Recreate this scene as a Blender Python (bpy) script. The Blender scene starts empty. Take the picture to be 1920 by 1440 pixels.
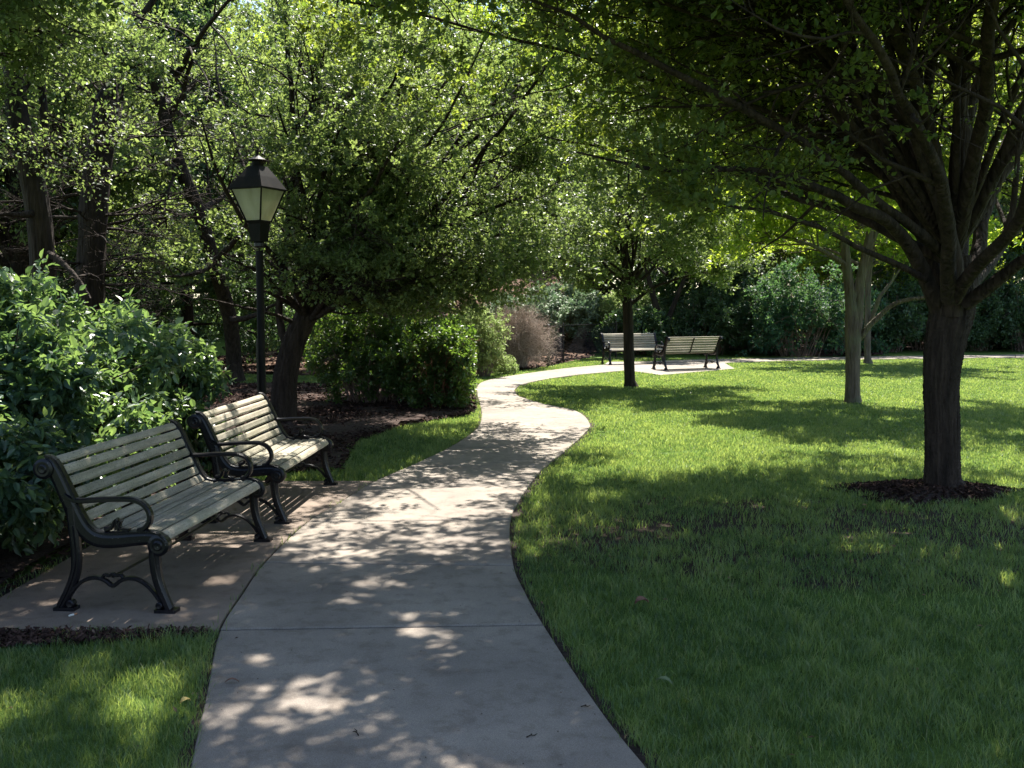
import bpy, math, numpy as np
from mathutils import Vector

# ------------------------------------------------------------------ camera, sky, sun, exposure
scene = bpy.context.scene
H = 1.65                      # eye height
F = 1850.0                    # focal length in photo pixels (photo 1920 x 1440)
PITCH = math.atan(150.0 / F)
cam_d = bpy.data.cameras.new("camera")
cam = bpy.data.objects.new("camera", cam_d)
scene.collection.objects.link(cam)
cam_d.sensor_width = 36.0
cam_d.lens = 36.0 * F / 1920.0
cam_d.clip_end = 1000.0
cam.location = (0, 0, H)
cam.rotation_euler = (math.pi / 2 - PITCH, 0, 0)
scene.camera = cam

SUN_EL, SUN_AZ = math.radians(60), math.radians(9)   # azimuth from +Y (straight ahead) towards +X
world = bpy.data.worlds.new("World")
scene.world = world
world.use_nodes = True
wn = world.node_tree
sky = wn.nodes.new("ShaderNodeTexSky")
sky.sky_type = 'NISHITA'
sky.sun_disc = False
sky.sun_elevation = SUN_EL
sky.sun_rotation = SUN_AZ
wn.links.new(sky.outputs[0], wn.nodes["Background"].inputs[0])
wn.nodes["Background"].inputs[1].default_value = 0.090

sun_d = bpy.data.lights.new("sun", 'SUN')
sun_d.energy = 5.0
sun_d.angle = math.radians(0.53)
sun_d.color = (1.0, 0.945, 0.85)
sun = bpy.data.objects.new("sun", sun_d)
scene.collection.objects.link(sun)
S = Vector((math.sin(SUN_AZ) * math.cos(SUN_EL), math.cos(SUN_AZ) * math.cos(SUN_EL), math.sin(SUN_EL)))
sun.rotation_euler = (-S).to_track_quat('-Z', 'Y').to_euler()
sun.location = S * 60

scene.view_settings.view_transform = 'Standard'
scene.view_settings.look = 'None'
scene.view_settings.exposure = 1.78
scene.view_settings.gamma = 1.0
scene.cycles.max_bounces = 8
scene.cycles.diffuse_bounces = 4
scene.cycles.glossy_bounces = 2
scene.cycles.transmission_bounces = 6
scene.cycles.transparent_max_bounces = 8
scene.cycles.caustics_reflective = False
scene.cycles.caustics_refractive = False
scene.cycles.sample_clamp_indirect = 6.0

RNG = np.random.default_rng(7)
COL = scene.collection
cp, sp = math.cos(PITCH), math.sin(PITCH)

def ray(px, py):
    x = (px - 960.0) / F
    y = -(py - 720.0) / F
    return np.array([x, y * sp + cp, y * cp - sp])

def G(px, py, z=0.0):
    """ground point seen at a photo pixel"""
    d = ray(px, py)
    t = (z - H) / d[2]
    return np.array([d[0] * t, d[1] * t, z])

def at(px, py, Y):
    d = ray(px, py)
    t = Y / d[1]
    return np.array([d[0] * t, Y, H + d[2] * t])

# ------------------------------------------------------------------ materials
def mat(name):
    m = bpy.data.materials.new(name)
    m.use_nodes = True
    nt = m.node_tree
    return m, nt, nt.nodes["Principled BSDF"]

def node(nt, kind, **kw):
    n = nt.nodes.new(kind)
    for k, v in kw.items():
        setattr(n, k, v)
    return n

def ramp(nt, fac, stops):
    r = node(nt, "ShaderNodeValToRGB")
    el = r.color_ramp.elements
    while len(el) < len(stops):
        el.new(0.5)
    for e, (p, c) in zip(el, stops):
        e.position = p
        e.color = (*c, 1)
    nt.links.new(fac, r.inputs[0])
    return r.outputs[0]

def noise(nt, scale, detail=4, rough=0.55, vec=None, coord='Object', stretch=None):
    n = node(nt, "ShaderNodeTexNoise")
    n.inputs["Scale"].default_value = scale
    n.inputs["Detail"].default_value = detail
    n.inputs["Roughness"].default_value = rough
    if vec is None:
        tc = node(nt, "ShaderNodeTexCoord")
        vec = tc.outputs[coord]
    if stretch:
        mp = node(nt, "ShaderNodeMapping")
        mp.inputs["Scale"].default_value = stretch
        nt.links.new(vec, mp.inputs[0])
        vec = mp.outputs[0]
    nt.links.new(vec, n.inputs["Vector"])
    return n.outputs["Fac"]

def bump(nt, b, height, strength=0.5, dist=0.02):
    bn = node(nt, "ShaderNodeBump")
    bn.inputs["Strength"].default_value = strength
    bn.inputs["Distance"].default_value = dist
    nt.links.new(height, bn.inputs["Height"])
    nt.links.new(bn.outputs[0], b.inputs["Normal"])

def mixc(nt, fac, a, b, mode='MIX'):
    n = node(nt, "ShaderNodeMix", data_type='RGBA', blend_type=mode)
    if isinstance(fac, float):
        n.inputs[0].default_value = fac
    else:
        nt.links.new(fac, n.inputs[0])
    for s, v in ((6, a), (7, b)):
        if isinstance(v, tuple):
            n.inputs[s].default_value = (*v, 1)
        else:
            nt.links.new(v, n.inputs[s])
    return n.outputs[2]

def math_n(nt, op, a, b):
    n = node(nt, "ShaderNodeMath", operation=op)
    for i, v in enumerate((a, b)):
        if isinstance(v, (int, float)):
            n.inputs[i].default_value = v
        else:
            nt.links.new(v, n.inputs[i])
    return n.outputs[0]

def leaf_mat(name, stops, trans, tfac=0.45, rough=0.42, spec=0.4):
    m, nt, b = mat(name)
    a = node(nt, "ShaderNodeAttribute", attribute_name="rnd")
    c = ramp(nt, a.outputs["Fac"], stops)
    nt.links.new(c, b.inputs["Base Color"])
    b.inputs["Roughness"].default_value = rough
    b.inputs["Specular IOR Level"].default_value = spec
    t = node(nt, "ShaderNodeBsdfTranslucent")
    tc = ramp(nt, a.outputs["Fac"], trans)
    nt.links.new(tc, t.inputs[0])
    mx = node(nt, "ShaderNodeMixShader")
    mx.inputs[0].default_value = tfac
    nt.links.new(b.outputs[0], mx.inputs[1])
    nt.links.new(t.outputs[0], mx.inputs[2])
    nt.links.new(mx.outputs[0], nt.nodes["Material Output"].inputs[0])
    return m

def bark_mat(name, dark, light, scale=1.0, moss=None):
    m, nt, b = mat(name)
    n1 = noise(nt, 14 * scale, 6, 0.65, stretch=(1, 1, 0.18))
    n2 = noise(nt, 2.2 * scale, 3)
    v = node(nt, "ShaderNodeTexVoronoi", feature='DISTANCE_TO_EDGE')
    v.inputs["Scale"].default_value = 22 * scale
    tc = node(nt, "ShaderNodeTexCoord")
    mp = node(nt, "ShaderNodeMapping")
    mp.inputs["Scale"].default_value = (1, 1, 0.12)
    nt.links.new(tc.outputs["Object"], mp.inputs[0])
    nt.links.new(mp.outputs[0], v.inputs["Vector"])
    h = math_n(nt, 'ADD', math_n(nt, 'MULTIPLY', v.outputs["Distance"], 1.2), n1)
    c = ramp(nt, n1, [(0.3, dark), (0.7, light)])
    if moss:
        f = ramp(nt, n2, [(0.5, (0, 0, 0)), (0.65, (1, 1, 1))])
        c = mixc(nt, f, c, moss)
    nt.links.new(c, b.inputs["Base Color"])
    b.inputs["Roughness"].default_value = 0.9
    b.inputs["Specular IOR Level"].default_value = 0.2
    bump(nt, b, h, 1.0, 0.03)
    return m

M = {}
M['bark_dark'] = bark_mat("bark_dark", (0.010, 0.007, 0.006), (0.052, 0.038, 0.031))
M['bark_big'] = bark_mat("bark_big", (0.009, 0.006, 0.005), (0.058, 0.041, 0.033), 0.9)
M['bark_grey'] = bark_mat("bark_grey", (0.06, 0.047, 0.038), (0.17, 0.135, 0.11), 1.0, (0.12, 0.12, 0.08))
M['bark_twig'] = bark_mat("bark_twig", (0.12, 0.08, 0.07), (0.32, 0.24, 0.20), 2.0)
M['litter_brown'] = leaf_mat("litter_brown", [(0, (0.06, 0.03, 0.02)), (1, (0.26, 0.18, 0.10))], [(0, (0.05, 0.02, 0.01)), (1, (0.15, 0.08, 0.03))], .15, .8, .2)
M['bark_rust'] = bark_mat("bark_rust", (0.10, 0.045, 0.025), (0.30, 0.15, 0.09), 2.0)
M['bark_pale'] = bark_mat("bark_pale", (0.32, 0.24, 0.19), (0.62, 0.51, 0.42), 2.0)
M['leaf_big'] = leaf_mat("leaf_big", [(0, (0.020, 0.042, 0.022)), (0.6, (0.042, 0.072, 0.032)), (0.96, (0.075, 0.105, 0.038)), (1, (0.12, 0.07, 0.03))],
                         [(0, (0.17, 0.28, 0.03)), (1, (0.46, 0.54, 0.07))], 0.48, 0.42, 0.4)
M['leaf_small'] = leaf_mat("leaf_small", [(0, (0.028, 0.052, 0.026)), (0.55, (0.06, 0.098, 0.045)), (1, (0.15, 0.185, 0.085))],
                           [(0, (0.15, 0.25, 0.045)), (1, (0.42, 0.52, 0.14))], 0.43, 0.42, 0.38)
M['leaf_lime'] = leaf_mat("leaf_lime", [(0, (0.05, 0.11, 0.02)), (1, (0.12, 0.2, 0.04))],
                          [(0, (0.30, 0.46, 0.03)), (1, (0.62, 0.72, 0.08))], 0.58, 0.4, 0.4)
M['leaf_shrub'] = leaf_mat("leaf_shrub", [(0, (0.035, 0.068, 0.058)), (0.5, (0.055, 0.100, 0.068)), (0.9, (0.10, 0.165, 0.08)), (0.97, (0.16, 0.2, 0.08)), (1, (0.2, 0.13, 0.05))],
                           [(0, (0.12, 0.24, 0.06)), (1, (0.36, 0.52, 0.12))], 0.36, 0.34, 0.5)
M['leaf_hedge'] = leaf_mat("leaf_hedge", [(0, (0.025, 0.052, 0.022)), (0.75, (0.05, 0.095, 0.03)), (0.9, (0.09, 0.06, 0.035)), (1, (0.12, 0.06, 0.035))],
                           [(0, (0.10, 0.22, 0.02)), (0.75, (0.26, 0.42, 0.05)), (1, (0.2, 0.16, 0.05))], 0.36, 0.35, 0.4)
M['leaf_blue'] = leaf_mat("leaf_blue", [(0, (0.02, 0.06, 0.04)), (1, (0.06, 0.13, 0.08))],
                          [(0, (0.07, 0.17, 0.05)), (1, (0.17, 0.30, 0.08))], 0.35, 0.5, 0.2)
M['leaf_dark'] = leaf_mat("leaf_dark", [(0, (0.03, 0.062, 0.03)), (1, (0.08, 0.125, 0.058))],
                          [(0, (0.06, 0.13, 0.035)), (1, (0.14, 0.24, 0.05))], 0.3, 0.45, 0.35)
M['leaf_pale'] = leaf_mat("leaf_pale", [(0, (0.2, 0.25, 0.08)), (1, (0.42, 0.45, 0.18))],
                          [(0, (0.2, 0.32, 0.08)), (1, (0.4, 0.5, 0.18))], 0.4, 0.5, 0.3)
M['leaf_sage'] = leaf_mat("leaf_sage", [(0, (0.12, 0.17, 0.10)), (1, (0.3, 0.35, 0.23))],
                          [(0, (0.08, 0.15, 0.07)), (1, (0.2, 0.3, 0.15))], 0.3, 0.5, 0.3)
M['grass'] = leaf_mat("grass", [(0, (0.036, 0.075, 0.034)), (0.5, (0.070, 0.130, 0.052)), (0.9, (0.135, 0.20, 0.085)), (1, (0.24, 0.21, 0.12))],
                      [(0, (0.16, 0.28, 0.05)), (1, (0.50, 0.60, 0.13))], 0.45, 0.36, 0.5)

def make_simple(name, a, b_, scale, rough=0.85, bs=0.4, bd=0.01, detail=5, spec=0.3, metallic=0.0):
    m, nt, b = mat(name)
    n1 = noise(nt, scale, detail, 0.6)
    nt.links.new(ramp(nt, n1, [(0.32, a), (0.68, b_)]), b.inputs["Base Color"])
    b.inputs["Roughness"].default_value = rough
    b.inputs["Specular IOR Level"].default_value = spec
    b.inputs["Metallic"].default_value = metallic
    bump(nt, b, n1, bs, bd)
    return m
M['soil'] = make_simple("soil", (0.015, 0.010, 0.008), (0.05, 0.034, 0.027), 30, 0.95, 0.8, 0.02)
M['mulch'] = make_simple("mulch", (0.018, 0.011, 0.009), (0.075, 0.045, 0.035), 18, 0.95, 1.0, 0.04)
M['chips'] = leaf_mat("mulch_chips", [(0, (0.02, 0.012, 0.010)), (0.7, (0.07, 0.04, 0.032)), (1, (0.17, 0.11, 0.085))],
                      [(0, (0, 0, 0)), (1, (0, 0, 0))], 0.0, 0.9, 0.1)

# ground far away: turf colour with broad soft patches of soil under the trees
m, nt, b = mat("turf")
n1 = noise(nt, 0.35, 4)
n2 = noise(nt, 45, 5, 0.7)
c1 = ramp(nt, n2, [(0.3, (0.05, 0.085, 0.018)), (0.7, (0.13, 0.20, 0.04))])
c2 = ramp(nt, n1, [(0.35, (0.75, 0.85, 0.7)), (0.7, (1.1, 1.05, 0.95))])
ct = mixc(nt, 1.0, c1, c2, 'MULTIPLY')
tc = node(nt, "ShaderNodeTexCoord")
mp = node(nt, "ShaderNodeMapping", vector_type='POINT')
mp.inputs["Location"].default_value = (-2.2 / 2.9, -7.0 / 1.7, 0)
mp.inputs["Scale"].default_value = (1 / 2.9, 1 / 1.7, 0)
nt.links.new(tc.outputs["Object"], mp.inputs[0])
ln = node(nt, "ShaderNodeVectorMath", operation='LENGTH')
nt.links.new(mp.outputs[0], ln.inputs[0])
wn_ = noise(nt, 1.6, 5, 0.65)
mk = math_n(nt, 'SUBTRACT', math_n(nt, 'ADD', wn_, .55), ln.outputs["Value"])
mk = ramp(nt, mk, [(0.1, (0, 0, 0)), (0.35, (1, 1, 1))])
ct = mixc(nt, mk, ct, (0.045, 0.032, 0.024))
nt.links.new(ct, b.inputs["Base Color"])
b.inputs["Roughness"].default_value = 0.9
b.inputs["Specular IOR Level"].default_value = 0.15
bump(nt, b, n2, 0.8, 0.03)
M['turf'] = m

m, nt, b = mat("concrete")
n1 = noise(nt, 260, 3, 0.7)
n2 = noise(nt, 1.3, 5, 0.6)
n3 = noise(nt, 9, 6, 0.65)
c = ramp(nt, n1, [(0.3, (0.17, 0.143, 0.121)), (0.5, (0.245, 0.216, 0.188)), (0.75, (0.37, 0.333, 0.293))])
c = mixc(nt, 1.0, c, ramp(nt, n2, [(0.3, (0.62, 0.60, 0.59)), (0.7, (1.08, 1.05, 1.0))]), 'MULTIPLY')
c = mixc(nt, 1.0, c, ramp(nt, n3, [(0.36, (0.78, 0.76, 0.74)), (0.5, (1, 1, 1))]), 'MULTIPLY')
v = node(nt, "ShaderNodeTexVoronoi")
v.inputs["Scale"].default_value = 9
tc = node(nt, "ShaderNodeTexCoord")
nt.links.new(tc.outputs["Object"], v.inputs["Vector"])
sf = ramp(nt, v.outputs["Distance"], [(0.045, (1, 1, 1)), (0.075, (0, 0, 0))])
vsel = ramp(nt, v.outputs["Color"], [(0.62, (0, 0, 0)), (0.66, (1, 1, 1))])
sf = math_n(nt, 'MULTIPLY', sf, vsel)
c = mixc(nt, math_n(nt, 'MULTIPLY', sf, 0.6), c, (0.12, 0.09, 0.07))
nt.links.new(c, b.inputs["Base Color"])
b.inputs["Roughness"].default_value = 0.82
b.inputs["Specular IOR Level"].default_value = 0.35
bump(nt, b, math_n(nt, 'ADD', n1, math_n(nt, 'MULTIPLY', n3, 1.5)), 0.35, 0.004)
M['concrete'] = m

m, nt, b = mat("weathered_wood")
n1 = noise(nt, 30, 7, 0.7, stretch=(0.06, 1, 1))
n2 = noise(nt, 3.5, 5, 0.65)
n3 = noise(nt, 90, 3, 0.7)
c = ramp(nt, n1, [(0.25, (0.16, 0.14, 0.118)), (0.5, (0.33, 0.297, 0.25)), (0.75, (0.52, 0.475, 0.405))])
f = ramp(nt, n2, [(0.42, (0, 0, 0)), (0.62, (1, 1, 1))])
c = mixc(nt, math_n(nt, 'MULTIPLY', f, 0.5), c, (0.20, 0.20, 0.135))
f3 = ramp(nt, n3, [(0.54, (0, 0, 0)), (0.66, (1, 1, 1))])
c = mixc(nt, math_n(nt, 'MULTIPLY', f3, 0.7), c, (0.085, 0.085, 0.068))
at_ = node(nt, "ShaderNodeAttribute", attribute_name="rnd")
c = mixc(nt, 1.0, c, ramp(nt, at_.outputs["Fac"], [(0, (.62, .64, .60)), (1, (1.18, 1.14, 1.06))]), 'MULTIPLY')
nt.links.new(c, b.inputs["Base Color"])
b.inputs["Roughness"].default_value = 0.8
b.inputs["Specular IOR Level"].default_value = 0.25
bump(nt, b, n1, 0.6, 0.004)
M['wood'] = m
for n_ in [n_ for n_ in nt.nodes if n_.type == 'TEX_COORD']:      # each bench weathers differently
    oi = node(nt, "ShaderNodeObjectInfo")
    ad = node(nt, "ShaderNodeVectorMath", operation='ADD')
    ml = math_n(nt, 'MULTIPLY', oi.outputs["Random"], 7.0)
    dst = [l.to_socket for l in n_.outputs["Object"].links]
    nt.links.new(n_.outputs["Object"], ad.inputs[0]); nt.links.new(ml, ad.inputs[1])
    for d_ in dst: nt.links.new(ad.outputs[0], d_)

m, nt, b = mat("black_iron")
n1 = noise(nt, 60, 5, 0.7)
n2 = noise(nt, 8, 4, 0.6)
c = ramp(nt, n2, [(0.4, (0.004, 0.0036, 0.006)), (0.7, (0.010, 0.008, 0.010))])
sp_ = noise(nt, 110, 2, 0.5)
c = mixc(nt, ramp(nt, sp_, [(0.70, (0, 0, 0)), (0.74, (1, 1, 1))]), c, (0.12, 0.115, 0.11))
nt.links.new(c, b.inputs["Base Color"])
b.inputs["Roughness"].default_value = 0.33
b.inputs["Specular IOR Level"].default_value = 0.32
bump(nt, b, n1, 0.25, 0.002)
M['iron'] = m

m, nt, b = mat("lamp_metal")
n1 = noise(nt, 7, 6, 0.7, stretch=(1, 1, 0.4))
c = ramp(nt, n1, [(0.45, (0.003, 0.003, 0.004)), (0.62, (0.010, 0.008, 0.008)), (0.78, (0.08, 0.05, 0.042))])
nt.links.new(c, b.inputs["Base Color"])
b.inputs["Roughness"].default_value = 0.55
b.inputs['Specular IOR Level'].default_value = 0.12
M['lampmetal'] = m

m, nt, b = mat("frosted_glass")
n1 = noise(nt, 6, 4, 0.6, stretch=(1, 1, 0.3))
c = ramp(nt, n1, [(0.3, (0.55, 0.54, 0.44)), (0.7, (0.85, 0.84, 0.76))])
nt.links.new(c, b.inputs["Base Color"])
b.inputs["Roughness"].default_value = 0.3
t = node(nt, "ShaderNodeBsdfTranslucent")
nt.links.new(c, t.inputs[0])
tr = node(nt, "ShaderNodeBsdfTransparent")
tr.inputs[0].default_value = (0.85, 0.85, 0.75, 1)
mx = node(nt, "ShaderNodeMixShader"); mx.inputs[0].default_value = 0.55
nt.links.new(b.outputs[0], mx.inputs[1]); nt.links.new(t.outputs[0], mx.inputs[2])
mx2 = node(nt, "ShaderNodeMixShader"); mx2.inputs[0].default_value = 0.45
nt.links.new(mx.outputs[0], mx2.inputs[1]); nt.links.new(tr.outputs[0], mx2.inputs[2])
nt.links.new(mx2.outputs[0], nt.nodes["Material Output"].inputs[0])
M['glass'] = m
M['mantle'] = make_simple("lamp_bulb_white", (0.7, 0.7, 0.66), (0.8, 0.8, 0.76), 10, 0.3, 0.0)
M['paper_white'] = make_simple("paper_white", (0.6, 0.58, 0.52), (0.75, 0.73, 0.68), 40, 0.8, 0.1)
M['filter_tan'] = make_simple("filter_tan", (0.3, 0.14, 0.07), (0.42, 0.2, 0.1), 60, 0.8, 0.1)
M['dead_leaf'] = make_simple("dead_leaf", (0.10, 0.045, 0.03), (0.22, 0.12, 0.08), 30, 0.8, 0.3)
M['yellow_leaf'] = make_simple("yellow_leaf", (0.30, 0.22, 0.06), (0.42, 0.34, 0.12), 30, 0.7, 0.3)
M['green_leaf'] = make_simple("green_leaf", (0.09, 0.12, 0.05), (0.16, 0.19, 0.09), 30, 0.7, 0.3)
M['bank'] = make_simple("bank_soil", (0.05, 0.03, 0.02), (0.16, 0.085, 0.05), 3.0, 0.95, 0.8, 0.05)
M['turf_bank'] = make_simple("bank_turf", (0.05, 0.09, 0.025), (0.14, 0.20, 0.06), 4.0, 0.95, 0.8, 0.05)

# ------------------------------------------------------------------ mesh plumbing
class MB:
    def __init__(s):
        s.v = []; s.q = []; s.t = []; s.r = []; s.n = 0
    def add(s, v, q=None, t=None, r=None):
        v = np.asarray(v, float).reshape(-1, 3)
        s.v.append(v)
        if q is not None and len(q): s.q.append(np.asarray(q, int).reshape(-1, 4) + s.n)
        if t is not None and len(t): s.t.append(np.asarray(t, int).reshape(-1, 3) + s.n)
        s.r.append(np.zeros(len(v)) if r is None else np.asarray(r, float).reshape(-1))
        s.n += len(v)
    def build(s, name, m, parent=None, smooth=False, rnd=True, origin=None):
        v = np.concatenate(s.v) if s.v else np.zeros((0, 3))
        if origin is not None: v = v - np.asarray(origin, float)
        q = np.concatenate(s.q) if s.q else np.zeros((0, 4), int)
        t = np.concatenate(s.t) if s.t else np.zeros((0, 3), int)
        me = bpy.data.meshes.new(name)
        me.vertices.add(len(v)); me.vertices.foreach_set("co", v.astype(np.float32).ravel())
        nl = len(q) * 4 + len(t) * 3
        me.loops.add(nl)
        me.loops.foreach_set("vertex_index", np.concatenate([q.ravel(), t.ravel()]).astype(np.int32))
        me.polygons.add(len(q) + len(t))
        me.polygons.foreach_set("loop_start", np.concatenate([np.arange(len(q)) * 4, len(q) * 4 + np.arange(len(t)) * 3]).astype(np.int32))
        me.polygons.foreach_set("use_smooth", np.full(len(q) + len(t), smooth))
        if rnd:
            a = me.attributes.new("rnd", 'FLOAT', 'POINT')
            a.data.foreach_set("value", np.concatenate(s.r).astype(np.float32))
        me.update(calc_edges=True)
        me.materials.append(m)
        o = bpy.data.objects.new(name, me)
        COL.objects.link(o)
        if parent is not None: o.parent = parent
        return o

def tag(o, label=None, cat=None, group=None, kind=None):
    if label: o['label'] = label
    if cat: o['category'] = cat
    if group: o['group'] = group
    if kind: o['kind'] = kind
    return o

def empty(name, loc, rz=0.0, label=None, cat=None, group=None):
    o = bpy.data.objects.new(name, None)
    o.empty_display_size = 0.2
    o.location = loc; o.rotation_euler = (0, 0, rz)
    COL.objects.link(o)
    return tag(o, label, cat, group)

def copy_tree(o, parent=None):
    c = o.copy(); COL.objects.link(c); c.parent = parent
    for ch in [x for x in bpy.data.objects if x.parent == o]:
        copy_tree(ch, c)
    return c

def unit(a):
    return a / np.maximum(np.linalg.norm(a, axis=-1, keepdims=True), 1e-9)

def tubes(P, R, sides=5, flute=0.0, rng=RNG):
    """P (B,N,3), R (B,N) -> verts, quads"""
    B, N, _ = P.shape
    T = np.empty_like(P)
    T[:, 1:-1] = P[:, 2:] - P[:, :-2]; T[:, 0] = P[:, 1] - P[:, 0]; T[:, -1] = P[:, -1] - P[:, -2]
    T = unit(T)
    md = np.abs(unit(P[:, -1] - P[:, 0]))
    ref = np.zeros((B, 3)); ref[np.arange(B), md.argmin(1)] = 1
    n = unit(np.cross(T, ref[:, None, :]))
    b = np.cross(T, n)
    a = np.linspace(0, 2 * np.pi, sides, endpoint=False)
    rr = R[:, :, None] * np.ones((1, 1, sides))
    if flute:
        ph = rng.uniform(0, 6.28, (B, 1, 1))
        rr = rr * (1 + flute * (np.sin(3 * a + ph) * .5 + np.sin(5 * a + 2 * ph) * .4 + rng.normal(0, .35, (B, 1, sides))) + flute * .35 * rng.normal(0, 1, (B, N, sides)))
    V = P[:, :, None, :] + rr[..., None] * (np.cos(a)[None, None, :, None] * n[:, :, None, :] + np.sin(a)[None, None, :, None] * b[:, :, None, :])
    idx = np.arange(B * N * sides).reshape(B, N, sides)
    nx = np.roll(idx, -1, 2)
    q = np.stack([idx[:, :-1], nx[:, :-1], nx[:, 1:], idx[:, 1:]], -1).reshape(-1, 4)
    return V.reshape(-1, 3), q

def bark_tube(A, sides, rng, amp=.10, ridges=17):
    """one trunk with furrowed bark in its geometry; A (N,4)"""
    N = len(A)
    V, q = tubes(A[None, :, :3], A[None, :, 3], sides, .035, rng)
    V = V.reshape(N, sides, 3)
    h = np.r_[0, np.cumsum(np.linalg.norm(np.diff(A[:, :3], axis=0), axis=1))][:, None]
    th = np.linspace(0, 2 * np.pi, sides, endpoint=False)[None]
    w = sum(rng.uniform(.25, .6) * np.sin(k * th + rng.uniform(1.5, 7) * h * rng.choice([-1, 1]) + rng.uniform(0, 6.28)) for k in (1, 2, 3, 4, 5))
    rd = np.abs(np.sin(ridges * .5 * th + w + .5 * np.sin(9 * h + 4 * th)))
    rd2 = np.abs(np.sin(ridges * .93 * th - w * .8 + 1.2 * np.sin(5 * h + 3 * th)))
    f = (np.minimum(rd, rd2) ** .55 - .55) + rng.normal(0, .16, (N, sides))
    c = A[:, None, :3]; d = V - c
    r = np.linalg.norm(d, axis=2, keepdims=True)
    V = c + d * (1 + amp * f[..., None] * np.minimum(1, .15 / np.maximum(r, .05)))
    return V.reshape(-1, 3), q

def resample(pts, n):
    """Catmull-Rom through pts, n samples by arc length; extra columns (radius) ride along"""
    p = np.asarray(pts, float)
    e = np.vstack([2 * p[0] - p[1], p, 2 * p[-1] - p[-2]])
    out = []
    for i in range(len(p) - 1):
        t = np.linspace(0, 1, 16, endpoint=(i == len(p) - 2))[:, None]
        a, b, c, d = e[i:i + 4]
        out.append(.5 * (2 * b + (c - a) * t + (2 * a - 5 * b + 4 * c - d) * t * t + (3 * b - a - 3 * c + d) * t ** 3))
    o = np.vstack(out)
    s = np.r_[0, np.cumsum(np.linalg.norm(np.diff(o[:, :3], axis=0), axis=1))]
    q = np.linspace(0, s[-1], n)
    return np.stack([np.interp(q, s, o[:, k]) for k in range(o.shape[1])], 1)

def grow(P, R, n, t0, t1, L, ang, K, rng, wig=.12, up=0.0, flat=1.0, rr=.6, taper=.25, short=.45, Lp=None):
    B, N, _ = P.shape
    idx = np.repeat(np.arange(B), n)
    m = len(idx)
    t = rng.uniform(t0, t1, m)
    f = t * (N - 1); i = np.minimum(f.astype(int), N - 2); a = (f - i)[:, None]
    p = P[idx, i] * (1 - a) + P[idx, i + 1] * a
    tan = unit(P[idx, i + 1] - P[idx, i])
    r = (R[idx, i] * (1 - a[:, 0]) + R[idx, i + 1] * a[:, 0]) * rr
    w = unit(np.cross(tan, rng.normal(size=(m, 3))))
    an = (ang * rng.uniform(.7, 1.3, m))[:, None]
    d = np.cos(an) * tan + np.sin(an) * w
    d[:, 2] *= flat; d[:, 2] += up
    d = unit(d)
    ln = L * rng.uniform(.55, 1.25, m) * (1 - short * t)
    if Lp is not None: ln = ln * Lp[idx]
    Q = np.empty((m, K, 3)); Q[:, 0] = p
    st = (ln / (K - 1))[:, None]
    for k in range(1, K):
        d = unit(d + rng.normal(0, wig, (m, 3)) + np.array([0, 0, up * .25]))
        Q[:, k] = Q[:, k - 1] + d * st
    Rr = r[:, None] * np.linspace(1, taper, K)[None]
    return Q, np.maximum(Rr, .0012)

def leaves(mb, T, per, l, w, rng, upb=1.0, spread=.03, hexa=False, t0=.1, fold=.12, keep=None, along=.6, droop=0.0):
    """leaves along twigs T (B,N,3)"""
    B, N, _ = T.shape
    idx = np.repeat(np.arange(B), per); m = len(idx)
    t = rng.uniform(t0, 1, m); f = t * (N - 1); i = np.minimum(f.astype(int), N - 2); a = (f - i)[:, None]
    p = T[idx, i] * (1 - a) + T[idx, i + 1] * a + rng.normal(0, spread, (m, 3))
    if keep is not None:
        k = keep(p); p = p[k]; idx = idx[k]; i = i[k]; m = len(p)
    tan = unit(T[idx, i + 1] - T[idx, i])
    ax = unit(tan * along + unit(rng.normal(size=(m, 3))) * .9 + np.array([0, 0, -droop]))
    nr = np.array([0, 0, upb]) + rng.normal(0, .6, (m, 3))
    s = unit(np.cross(ax, nr)); nr = np.cross(s, ax)
    sc = rng.uniform(.45, 1.35, m)[:, None]
    ll, ww = l * sc, w * sc
    br = rng.uniform(0, 1, B)
    rnd = np.clip(.55 * rng.uniform(0, 1, m) + .45 * br[idx], 0, 1)
    if hexa:
        dn = -nr * ll * .10
        V = np.stack([p, p + ax * ll * .28 + s * ww * .42 + nr * ww * fold, p + ax * ll * .62 + s * ww * .40 + nr * ww * fold + dn * .5,
                      p + ax * ll + dn * 1.6,
                      p + ax * ll * .62 - s * ww * .40 + nr * ww * fold + dn * .5, p + ax * ll * .28 - s * ww * .42 + nr * ww * fold], 1)
        b = np.arange(m)[:, None] * 6
        q = np.concatenate([b + np.array([[0, 3, 2, 1]]), b + np.array([[0, 5, 4, 3]])])
        mb.add(V.reshape(-1, 3), q=q, r=np.repeat(rnd, 6))
    else:
        V = np.stack([p, p + ax * ll * .48 + s * ww * .5 + nr * ww * fold, p + ax * ll, p + ax * ll * .48 - s * ww * .5 + nr * ww * fold], 1)
        b = np.arange(m)[:, None] * 4
        tr = np.concatenate([b + np.array([[0, 2, 1]]), b + np.array([[0, 3, 2]])])
        mb.add(V.reshape(-1, 3), t=tr, r=np.repeat(rnd, 4))
    return m

def box(mb, c, s, rz=0.0, r=0):
    c = np.asarray(c, float); s = np.asarray(s, float) / 2
    v = np.array([[x, y, z] for x in (-1, 1) for y in (-1, 1) for z in (-1, 1)]) * s
    if rz:
        R_ = np.array([[math.cos(rz), math.sin(rz), 0], [-math.sin(rz), math.cos(rz), 0], [0, 0, 1]])
        v = v @ R_
    q = [[0, 1, 3, 2], [4, 6, 7, 5], [0, 4, 5, 1], [2, 3, 7, 6], [0, 2, 6, 4], [1, 5, 7, 3]]
    mb.add(v + c, q=q, r=np.full(8, r))

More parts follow.
